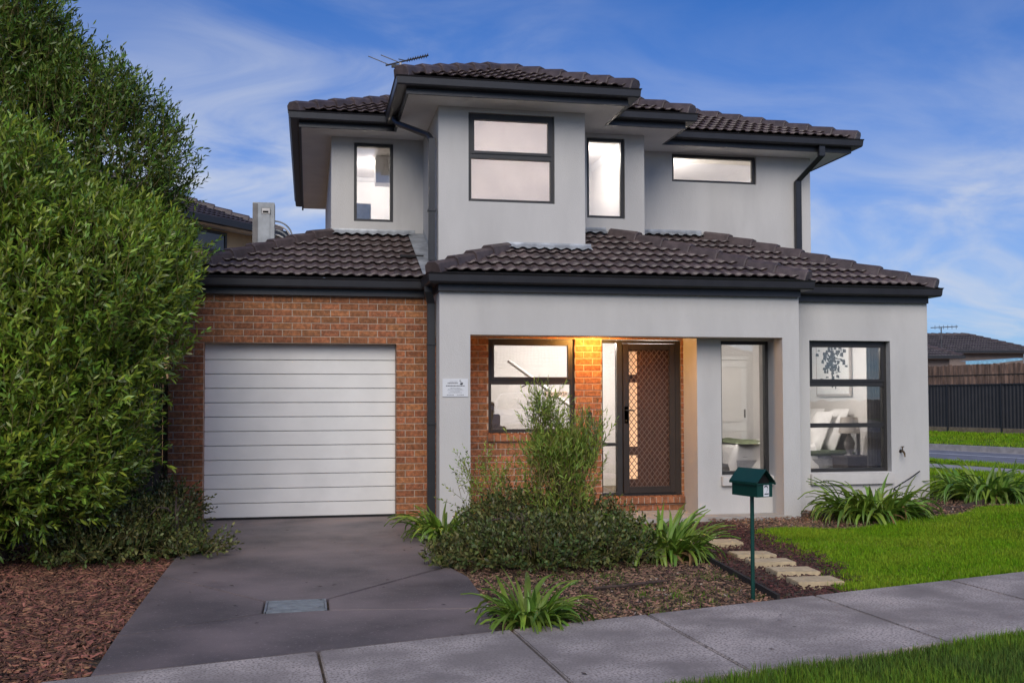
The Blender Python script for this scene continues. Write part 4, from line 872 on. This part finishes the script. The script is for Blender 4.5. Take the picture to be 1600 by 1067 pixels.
# ------------------------------------------------------------------ loose ground cover
def chips(name, n, x0, x1, y0, y1, test, ln, wd, m, label, z=.0):
    x = rng.uniform(x0, x1, n); y = rng.uniform(y0, y1, n); k = test(x, y); x, y = x[k], y[k]; n = len(x)
    L_ = rng.uniform(*ln, n); W_ = rng.uniform(*wd, n); a = rng.uniform(0, 2 * np.pi, n); t = rng.normal(0, .28, n); r = rng.normal(0, .35, n)
    zc = ground_z(x, y) + rng.uniform(.002, .028, n) + z
    d = np.stack([np.cos(a) * np.cos(t), np.sin(a) * np.cos(t), np.sin(t)], -1); s = np.stack([-np.sin(a) * np.cos(r), np.cos(a) * np.cos(r), np.sin(r)], -1); u = np.cross(d, s)
    c = np.stack([x, y, zc], -1); th = rng.uniform(.003, .008, n)[:, None]
    f = lambda i, j, k_: c + d * (L_ * i / 2)[:, None] + s * (W_ * j / 2)[:, None] + u * th * k_
    V = np.stack([f(-1, -1, 0), f(1, -.6, 0), f(1, .6, 0), f(-1, 1, 0), f(-.9, -.8, 1), f(.85, -.5, 1), f(.85, .5, 1), f(-.9, .8, 1)], 1).reshape(-1, 3)
    o8 = np.arange(n)[:, None] * 8
    F = np.concatenate([o8 + np.array([q]) for q in ((4, 5, 6, 7), (0, 1, 5, 4), (1, 2, 6, 5), (2, 3, 7, 6), (3, 0, 4, 7))])
    o = obj(name, np_mesh(name, V, [F]), m); tag(o, label, 'mulch', kind='stuff'); return o
left_bed = lambda x, y: (x < .085 + .02 * np.sin(y * 11)) & (y > path_back(x) + .0) & (y < -1.6)
centre_bed = lambda x, y: (x > 2.60 + .0 * y) & (x < 4.86 + .13 * (y + 6)) & (y > path_back(x) + .015)
stone_bed = lambda x, y: (x > 4.84 + .13 * (y + 6)) & (x < lawn_left(y) + .12) & (y > path_back(x) + .02)
wall_bed = lambda x, y: (y > lawn_back(np.minimum(x, 9.8)) - .05) & (y < -.36) & ~((x < 7.55) & (y > -.88))
chips('bark_mulch', 26000, -2.6, .12, -7.6, -1.6, left_bed, (.03, .11), (.006, .02), 'chip_red', 'red brown bark mulch left of the driveway')
chips('leaf_mulch', 17000, 2.55, 5.2, -6.8, -2.6, centre_bed, (.012, .06), (.006, .018), 'chip_mixed', 'grey brown leaf mulch in the bed beside the letterbox')
chips('dark_mulch', 12000, 4.7, 6.6, -6.3, -1.2, stone_bed, (.015, .05), (.006, .016), 'chip_dark', 'dark red mulch around the stepping stones')
chips('wall_mulch', 7000, 6.3, 11.2, -2.4, -.36, wall_bed, (.015, .06), (.006, .016), 'chip_mixed', 'brown mulch along the foot of the bedroom wall')
k = 0
for i in range(46):                                     # fallen leaves on the driveway and path
    x, y = random.uniform(.15, 2.5), random.uniform(-6.9, -.4)
    if i > 36: x = random.uniform(.8, 6.5); y = path_back(x) - random.uniform(.05, 1.3)
    L_ = random.uniform(.012, .032); a = random.uniform(0, 6.28); M_ = Matrix.Translation((x, y, .006)) @ Matrix.Rotation(a, 4, 'Z')
    me = MB().add([M_ @ Vector(p) for p in ((-L_, 0, 0), (0, -L_ * .35, .004), (L_, 0, .003), (0, L_ * .35, .002))], [(0, 1, 2), (0, 2, 3)]).mesh('fallen_leaf')
    o = obj('fallen_leaf', me, 'litter'); tag(o, 'small dry leaf lying on the dark driveway' if i <= 36 else 'small dry leaf lying on the footpath', 'leaf', 'leaves on the driveway' if i <= 36 else 'leaves on the footpath')

# ------------------------------------------------------------------ grass
def blades(name, n, x0, x1, y0, y1, test, h, w, m, label, pos=None, lean=.45):
    if pos is None:
        x = rng.uniform(x0, x1, n); y = rng.uniform(y0, y1, n); k = test(x, y); x, y = x[k], y[k]; x = x + rng.normal(0, .025, len(x)); y = y + rng.normal(0, .015, len(x))
    else: x, y = pos
    n = len(x); a = rng.uniform(0, 2 * np.pi, n); H = rng.uniform(*h, n) * (.75 + .35 * np.sin(x * 2.3 + 1.7 * np.sin(y * 1.9)) ** 2); W_ = rng.uniform(*w, n); l = np.abs(rng.normal(0, lean, n))
    z = ground_z(x, y) + .004; side = np.stack([-np.sin(a), np.cos(a), 0 * a], -1); fw = np.stack([np.cos(a), np.sin(a), 0 * a], -1); c = np.stack([x, y, z], -1); up = np.array([0, 0, 1.])
    f = lambda t, s: c + fw * (H * l * t ** 1.7)[:, None] + up * (H * (t - .28 * np.minimum(l, 1.2) * t * t))[:, None] + side * (W_ * s)[:, None]
    V = np.stack([f(0, -1), f(0, 1), f(.55, .8), f(.55, -.8), f(1, 0)], 1).reshape(-1, 3); o5 = np.arange(n)[:, None] * 5
    o = obj(name, np_mesh(name, V, [o5 + np.array([[0, 1, 2, 3]]), o5 + np.array([[3, 2, 4]])]), m); tag(o, label, 'grass', kind='stuff'); return o
blades('lawn_grass', 230000, 5.5, 10.6, -6.0, -.4, in_lawn, (.028, .065), (.0018, .0038), 'grass', 'short bright green lawn in front of the bedroom', lean=.85)
mat('grass_dry', (.36, .31, .10), .85, .25, 4, rnd='island', rv=.4, transl=.25)
blades('dry_grass', 9000, 5.5, 10.6, -6.0, -.4, lambda x, y: in_lawn(x, y) & (np.sin(x * 2.1 + 1.3 * np.sin(y * 1.7)) + np.sin(y * 3.3 + x) > .1), (.03, .06), (.0016, .003), 'grass_dry', 'scattered dry yellow blades among the green lawn', lean=.9)
blades('lawn_grass', 90000, 9.8, 18, -4.5, 9, lambda x, y: in_lawn(x, y) & (x > 9.8) , (.04, .09), (.003, .006), 'grass', 'green lawn beside the far corner of the house')
blades('verge_grass', 150000, 3.0, 8.2, -9.6, -6.3, in_verge, (.04, .10), (.0018, .004), 'grass_verge', 'green nature strip grass in front of the footpath')
def s_band(s0, s1, d0, d1, n): s = rng.uniform(s0, s1, n); d = rng.uniform(d0, d1, n); return s * E.x - d * E.y, s * E.y + d * E.x
blades('far_grass', 0, 0, 0, 0, 0, None, (.06, .12), (.008, .016), 'grass', 'strip of green grass below the steel fence', s_band(23.6, 29.9, 4, 26, 40000))
px, py = [], []
for k in range(120):
    cx = random.uniform(2.7, 4.9); cy = random.uniform(path_back(cx) + .05, -4.6)
    if not centre_bed(np.array(cx), np.array(cy)): continue
    n = random.randint(6, 40); w_ = random.uniform(.02, .09); px += list(rng.normal(cx, w_, n)); py += list(rng.normal(cy, w_, n))
blades('weed_grass', 0, 0, 0, 0, 0, None, (.015, .06), (.0016, .003), 'grass_verge', 'sparse green weeds in the leaf mulch', (np.array(px), np.array(py)), .8)
px, py = [], []
for k in range(60):
    y = random.uniform(-5.4, -2.3); cx = float(lawn_left(y)) + random.uniform(-.18, .1); n = random.randint(10, 30); px += list(rng.normal(cx, .06, n)); py += list(rng.normal(y, .05, n))
blades('path_edge_grass', 0, 0, 0, 0, 0, None, (.02, .05), (.0016, .003), 'grass', 'stray grass creeping between the stepping stones', (np.array(px), np.array(py)), .7)

# ------------------------------------------------------------------ foliage
def leaves_mesh(P, Dr, Up, L_, W_, curl, simple=False):
    """P base points, Dr directions, Up leaf normals, sizes; 6-vertex curved leaves"""
    Dr = Dr / np.linalg.norm(Dr, axis=1, keepdims=True); S = np.cross(Dr, Up); S /= np.linalg.norm(S, axis=1, keepdims=True) + 1e-9; N = np.cross(S, Dr)
    f = lambda t, s, dz: P + Dr * (L_ * t)[:, None] + S * (W_ * s)[:, None] + N * (L_ * (dz - curl * t * t))[:, None]
    if simple:
        V = np.stack([f(0, 0, 0), f(.35, -.9, .02), f(.35, .9, -.02), f(.68, -.75, .02), f(.68, .75, -.02), f(1, 0, 0)], 1).reshape(-1, 3); o = np.arange(len(P))[:, None] * 6
        return V, np.concatenate([o + np.array([[0, 2, 1]]), o + np.array([[3, 4, 5]])]), o + np.array([[1, 2, 4, 3]])
    V = np.stack([f(0, 0, 0), f(.32, -.85, .03), f(.32, .85, .03), f(.66, -.8, .03), f(.66, .8, .03), f(1, 0, 0), f(.32, 0, -.0), f(.66, 0, -.0)], 1).reshape(-1, 3)
    o = np.arange(len(P))[:, None] * 8
    F3 = np.concatenate([o + np.array([q]) for q in ((0, 6, 1), (0, 2, 6), (3, 7, 5), (7, 4, 5))]); F4 = np.concatenate([o + np.array([q]) for q in ((1, 6, 7, 3), (6, 2, 4, 7))])
    return V, F3, F4
def unit(n): v = rng.normal(size=(n, 3)); return v / np.linalg.norm(v, axis=1, keepdims=True)
def blob_points(blobs, n, rmin, rmax):
    w = np.array([b[1][0] * b[1][1] + b[1][0] * b[1][2] + b[1][1] * b[1][2] for b in blobs]); idx = rng.choice(len(blobs), n, p=w / w.sum())
    c = np.array([b[0] for b in blobs])[idx]; r = np.array([b[1] for b in blobs])[idx]; u = unit(n); k = rng.uniform(rmin, rmax, n)[:, None]
    p = c + u * r * k; nrm = u / r; nrm /= np.linalg.norm(nrm, axis=1, keepdims=True)
    keep = np.ones(n, bool)
    for i, b in enumerate(blobs):                       # drop points buried deep in another blob
        d = np.linalg.norm((p - np.array(b[0])) / np.array(b[1]), axis=1); keep &= (d > rmin - .02) | (idx == i)
    keep &= p[:, 2] > .02
    return p[keep], nrm[keep]
def sprays(P, N, per, length, L_, W_, updir, spread=.75, curl=.18, simple=False):
    n = len(P); up = np.array([0, 0, 1.]); ax = N * (1 - updir) + up * updir + rng.normal(0, .28, (n, 3)); ax /= np.linalg.norm(ax, axis=1, keepdims=True)
    Ls = rng.uniform(*length, n); t = np.linspace(.08, 1, per); ph = rng.uniform(0, 6.28, n)
    ref = np.where(np.abs(ax[:, 2:3]) < .9, up, np.array([1., 0, 0])); u = np.cross(ax, ref); u /= np.linalg.norm(u, axis=1, keepdims=True); w = np.cross(ax, u)
    A = ph[:, None] + 2.4 * np.arange(per)[None] + rng.normal(0, .35, (n, per)); rad = u[:, None] * np.cos(A)[..., None] + w[:, None] * np.sin(A)[..., None]
    B = P[:, None] + ax[:, None] * (Ls[:, None] * t[None])[..., None]
    sp = (spread * (1.15 - .75 * t))[None, :, None] * rng.uniform(.7, 1.3, (n, per, 1)); Dd = ax[:, None] * (1 - .35 * sp) + rad * sp; Dd[..., 2] -= .10
    sz = rng.uniform(.7, 1.15, (n, per)) * (1.0 - .35 * np.abs(t - .45))[None]
    m = n * per
    V, F3, F4 = leaves_mesh(B.reshape(m, 3), Dd.reshape(m, 3), (ax[:, None] * np.ones((1, per, 1)) + rng.normal(0, .3, (n, per, 3))).reshape(m, 3), (sz * L_).ravel(), (sz * W_).ravel(), rng.normal(curl, .12, m), simple)
    return V, [F3, F4], ax, Ls
def stems(P, ax, Ls, r=.0035):
    n = len(P); u = np.cross(ax, np.array([.31, .52, .79])); u /= np.linalg.norm(u, axis=1, keepdims=True); w = np.cross(ax, u); T = P + ax * Ls[:, None]; B_ = P - ax * (.3 * Ls)[:, None]
    V = np.stack([B_ + u * r, B_ - u * r * .5 + w * r * .87, B_ - u * r * .5 - w * r * .87, T], 1).reshape(-1, 3); o = np.arange(n)[:, None] * 4
    return V, np.concatenate([o + np.array([q]) for q in ((0, 1, 3), (1, 2, 3), (2, 0, 3))])
def crown(par, name, blobs, n, per, length, L_, W_, updir, m, rmin=.72, rmax=1.04, core=.80, corem='leaf_core', spread=.75):
    P, N = blob_points(blobs, n, rmin, rmax); V, F, ax, Ls = sprays(P, N, per, length, L_, W_, updir, spread, simple=n > 5000); o = obj(name, np_mesh(name, V, F), m, par)
    SV, SF = stems(P, ax, Ls); obj('twigs', np_mesh('twigs', SV, [SF]), 'twig', par)
    if core:
        q, nn = blob_points(blobs, max(2500, n), .25, core); k = len(q); V, F3, F4 = leaves_mesh(q, unit(k), unit(k), rng.uniform(1.0, 1.7, k) * L_, rng.uniform(1.3, 2.4, k) * W_, np.zeros(k), n > 5000); obj('inner_leaves', np_mesh('inner_leaves', V, [F3, F4]), m, par)
    return o
def trunk(par, base, tops, r):
    b = MB(); base = Vector(base); fork = base + Vector((0, 0, .55)); b.tube([base, base + Vector((.02, 0, .3)), fork], [r, r * .85, r * .75], 9)
    for t in tops: t = Vector(t); mid = fork.lerp(t, .5) + Vector((random.uniform(-.1, .1), random.uniform(-.1, .1), .1)); b.tube([fork - Vector((0, 0, .08)), fork.lerp(mid, .5), mid, t], [r * .62, r * .5, r * .38, r * .12], 7)
    b.build('trunk', 'bark', par, smooth=True)
bush = empty('wattle_bush', (-1.58, -2.7, 0)); tag(bush, 'broad light green leafy bush in front, left of the driveway', 'bush')
off = Vector((1.5, 2.7, 0))
BB = [((-1.25, -2.75, 2.35), (1.40, 1.25, 1.15)), ((-1.45, -2.9, 1.35), (1.25, 1.30, 1.15)), ((-2.0, -2.9, 3.25), (1.25, 1.1, .95)), ((-.72, -2.35, 2.75), (.85, .8, .75)), ((-2.4, -3.2, 1.6), (1.2, 1.2, 1.3)), ((-1.35, -3.0, .95), (1.0, 1.1, .70))]
rel = lambda B, o: [((c[0] - o[0], c[1] - o[1], c[2]), r) for c, r in B]
crown(bush, 'crown', rel(BB, (-1.5, -2.7)), 14000, 12, (.16, .32), .096, .0140, .55, 'leaf_bush')
trunk(bush, (0, 0, -.1), [(.4, 0, 2.4), (-.4, -.2, 2.8), (.1, .3, 2.2), (-.7, -.3, 1.9)], .07)
tree = empty('wattle_tree', (-2.06, -.9, 0)); tag(tree, 'tall dark green tree rising behind the bush beside the garage', 'tree')
TT = [((-1.55, -1.25, 4.0), (1.56, 1.1, 1.2)), ((-2.5, -1.3, 4.95), (1.35, 1.1, 1.25)), ((-1.55, -1.2, 3.0), (1.58, 1.05, 1.2)), ((-1.6, -1.2, 1.7), (.95, .9, 1.4)), ((-1.2, -1.3, 4.75), (.65, .6, .55)), ((-1.95, -1.3, 5.35), (.65, .7, .65))]
crown(tree, 'crown', rel(TT + [((-.98, -.4, 1.0), (.42, .35, 1.0))], (-2.0, -.9)), 12500, 12, (.18, .38), .088, .0122, .62, 'leaf_tree')
trunk(tree, (0, 0, -.1), [(.3, -.3, 4.2), (-.5, -.3, 5.0), (.4, -.3, 3.2)], .09)
cs = empty('creeping_shrub', (.0, -2.6, 0)); tag(cs, 'low dark creeping shrub spilling onto the driveway beneath the bush', 'shrub')
CS = [((-.32, -2.3, .18), (.42, .65, .26)), ((-.22, -1.2, .22), (.28, .5, .28)), ((-.65, -2.9, .12), (.65, .5, .20)), ((.15, -2.7, .05), (.32, .38, .10))]
crown(cs, 'foliage', rel(CS, (0, -2.6)), 1300, 9, (.10, .24), .050, .014, .35, 'leaf_cover', .6, 1.15, .75)
trunk(cs, (0, 0, -.12), [(.1, .2, .3), (-.3, -.2, .3), (0, .8, .4)], .02)
gc = empty('ground_cover_shrub', (3.3, -3.7, 0)); tag(gc, 'wide dark ground cover shrub spreading in the bed beside the driveway', 'shrub')
GC = [((2.95, -3.9, .06), (.40, .45, .15)), ((3.40, -4.10, .10), (.60, .48, .22)), ((3.35, -3.1, .20), (.45, .5, .28)), ((3.95, -3.9, .09), (.52, .50, .20)), ((4.15, -2.9, .14), (.45, .5, .24)), ((2.58, -3.9, .03), (.22, .28, .08))]
crown(gc, 'foliage', rel(GC, (3.3, -3.7)), 2600, 9, (.08, .22), .050, .015, .40, 'leaf_cover', .55, 1.12, .78)
Pg, Ng = blob_points(rel(GC, (3.3, -3.7)), 420, .85, 1.25); Vg, Fg, ax_, Ls_ = sprays(Pg, Ng, 9, (.10, .24), .050, .013, .6, .8); obj('shoots', np_mesh('shoots', Vg, Fg), 'leaf_cover', gc)['kind'] = 'stuff'
SVg, SFg = stems(Pg, ax_, Ls_); obj('shoot_stems', np_mesh('shoot_stems', SVg, [SFg]), 'stick', gc)['kind'] = 'stuff'
trunk(gc, (0, 0, -.12), [(-.5, 0, .1), (.6, 0, .1), (-.2, .6, .15)], .02)
tw = empty('twiggy_shrub', (3.12, -2.6, 0)); tag(tw, 'sparse twiggy green shrub rising behind the ground cover by the column', 'shrub')
crown(tw, 'foliage', [((-.05, 0, .55), (.25, .3, .36)), ((.25, .1, .48), (.35, .3, .34)), ((.75, .2, .42), (.40, .3, .28))], 170, 10, (.16, .30), .045, .010, .65, 'leaf_shrub', .4, 1.05, 0)
trunk(tw, (0, 0, -.12), [(0, 0, .6), (.3, .1, .55), (.7, .2, .5)], .012)
bb_ = empty('bottlebrush_shrub', (3.80, -3.3, 0)); tag(bb_, 'upright narrow leaved shrub growing in front of the porch window', 'shrub')
BBs = [((.0, 0, .55), (.36, .34, .50)), ((-.02, 0, .90), (.32, .28, .36)), ((-.20, .0, 1.26), (.15, .2, .24)), ((.30, .0, 1.0), (.14, .18, .26)), ((-.05, -.02, .85), (.42, .3, .22))]
crown(bb_, 'foliage', BBs, 560, 15, (.18, .36), .072, .0072, .85, 'leaf_shrub', .3, 1.0, 0, spread=.6)
P_, N_ = blob_points(BBs[2:4], 60, .6, 1.0); V, F, ax, Ls = sprays(P_, N_, 12, (.16, .28), .055, .0055, .9, .5); obj('young_tips', np_mesh('young_tips', V, F), 'leaf_tip', bb_)['kind'] = 'stuff'
trunk(bb_, (0, 0, -.12), [(-.18, 0, 1.25), (.27, 0, 1.05), (-.05, 0, 1.0), (.1, .1, .8)], .022)

# strap leaved plants: every leaf its own part
def strap_mesh(L_, w, arch, twist, fold):
    n = 7; vs = []
    for i in range(n + 1):
        t = i / n; ang = R(82) - arch * t ** 1.35; 
        if i == 0: x = z = 0.
        else: x += math.cos(ang) * L_ / n; z += math.sin(ang) * L_ / n
        ww = w * (1 - t ** 4) * (.72 + .5 * math.sin(math.pi * min(1, t * 1.1))); tw_ = twist * t; sy, sz = math.cos(tw_), math.sin(tw_)
        nx, nz = -math.sin(ang), math.cos(ang)
        for s in (-1, 0, 1): vs.append((x + nx * fold * w * abs(s) + sz * s * ww * nx, s * ww * sy, z + nz * fold * w * abs(s) + sz * s * ww * nz))
    return MB().add(vs, [(3 * i + j, 3 * i + j + 1, 3 * i + 4 + j, 3 * i + 3 + j) for i in range(n) for j in range(2)])
straps = []
for k in range(14):
    me = strap_mesh(random.uniform(.50, .66), random.uniform(.014, .019), R(random.uniform(80, 195)), random.uniform(-.7, .7), .5).mesh('leaf'); me.materials.append(MATS['leaf_strap']); me.polygons.foreach_set('use_smooth', [True] * len(me.polygons)); straps.append(me)
flat_straps = []
for k in range(5):
    me = strap_mesh(random.uniform(.45, .6), .015, R(random.uniform(30, 75)), random.uniform(-.4, .4), .5).mesh('leaf'); me.materials.append(MATS['leaf_strap']); flat_straps.append(me)
dry = strap_mesh(.5, .011, R(170), .8, .5).mesh('dry_leaf'); dry.materials.append(MATS['leaf_dry'])
def strap_plant(loc, n, size, rad, label, seed, upright=.3):
    rd = random.Random(seed); e = empty('strap_leaf_plant', loc); tag(e, label, 'plant', 'strap leaved plants in the front garden')
    for i in range(n):
        a = rd.uniform(0, 6.283); r_ = rad * math.sqrt(rd.random()); b_ = rd.uniform(0, 6.283)
        me = rd.choice(flat_straps) if rd.random() < upright else rd.choice(straps)
        if i % 23 == 22: me = dry
        o = bpy.data.objects.new('leaf', me); C.objects.link(o); o.parent = e; sc_ = size * rd.uniform(.7, 1.2)
        o.location = (r_ * math.cos(b_), r_ * math.sin(b_), -.03); o.rotation_euler = (rd.uniform(-.25, .25), rd.uniform(-.15, .35), b_ + rd.uniform(-.9, .9)); o.scale = (sc_, sc_ * rd.uniform(.9, 1.3), sc_)
gz = lambda x, y: float(ground_z(x, y))
strap_plant((2.79, -6.38, gz(2.79, -6.38)), 135, .82, .15, 'strap leaved plant at the corner of driveway and footpath', 1)
strap_plant((4.70, -3.8, gz(4.7, -3.8)), 210, 1.08, .24, 'strap leaved plant between the ground cover and the stepping stones', 2, .4)
strap_plant((2.78, -2.0, gz(2.78, -2.0)), 150, 1.0, .2, 'strap leaved plant at the foot of the porch column', 3)
strap_plant((8.28, -1.45, gz(8.28, -1.45)), 300, 1.18, .42, 'large strap leaved plant under the bedroom window', 4, .16)
strap_plant((10.45, -.75, gz(10.45, -.75)), 290, 1.18, .45, 'strap leaved plant beyond the corner of the house at right', 5, .25)
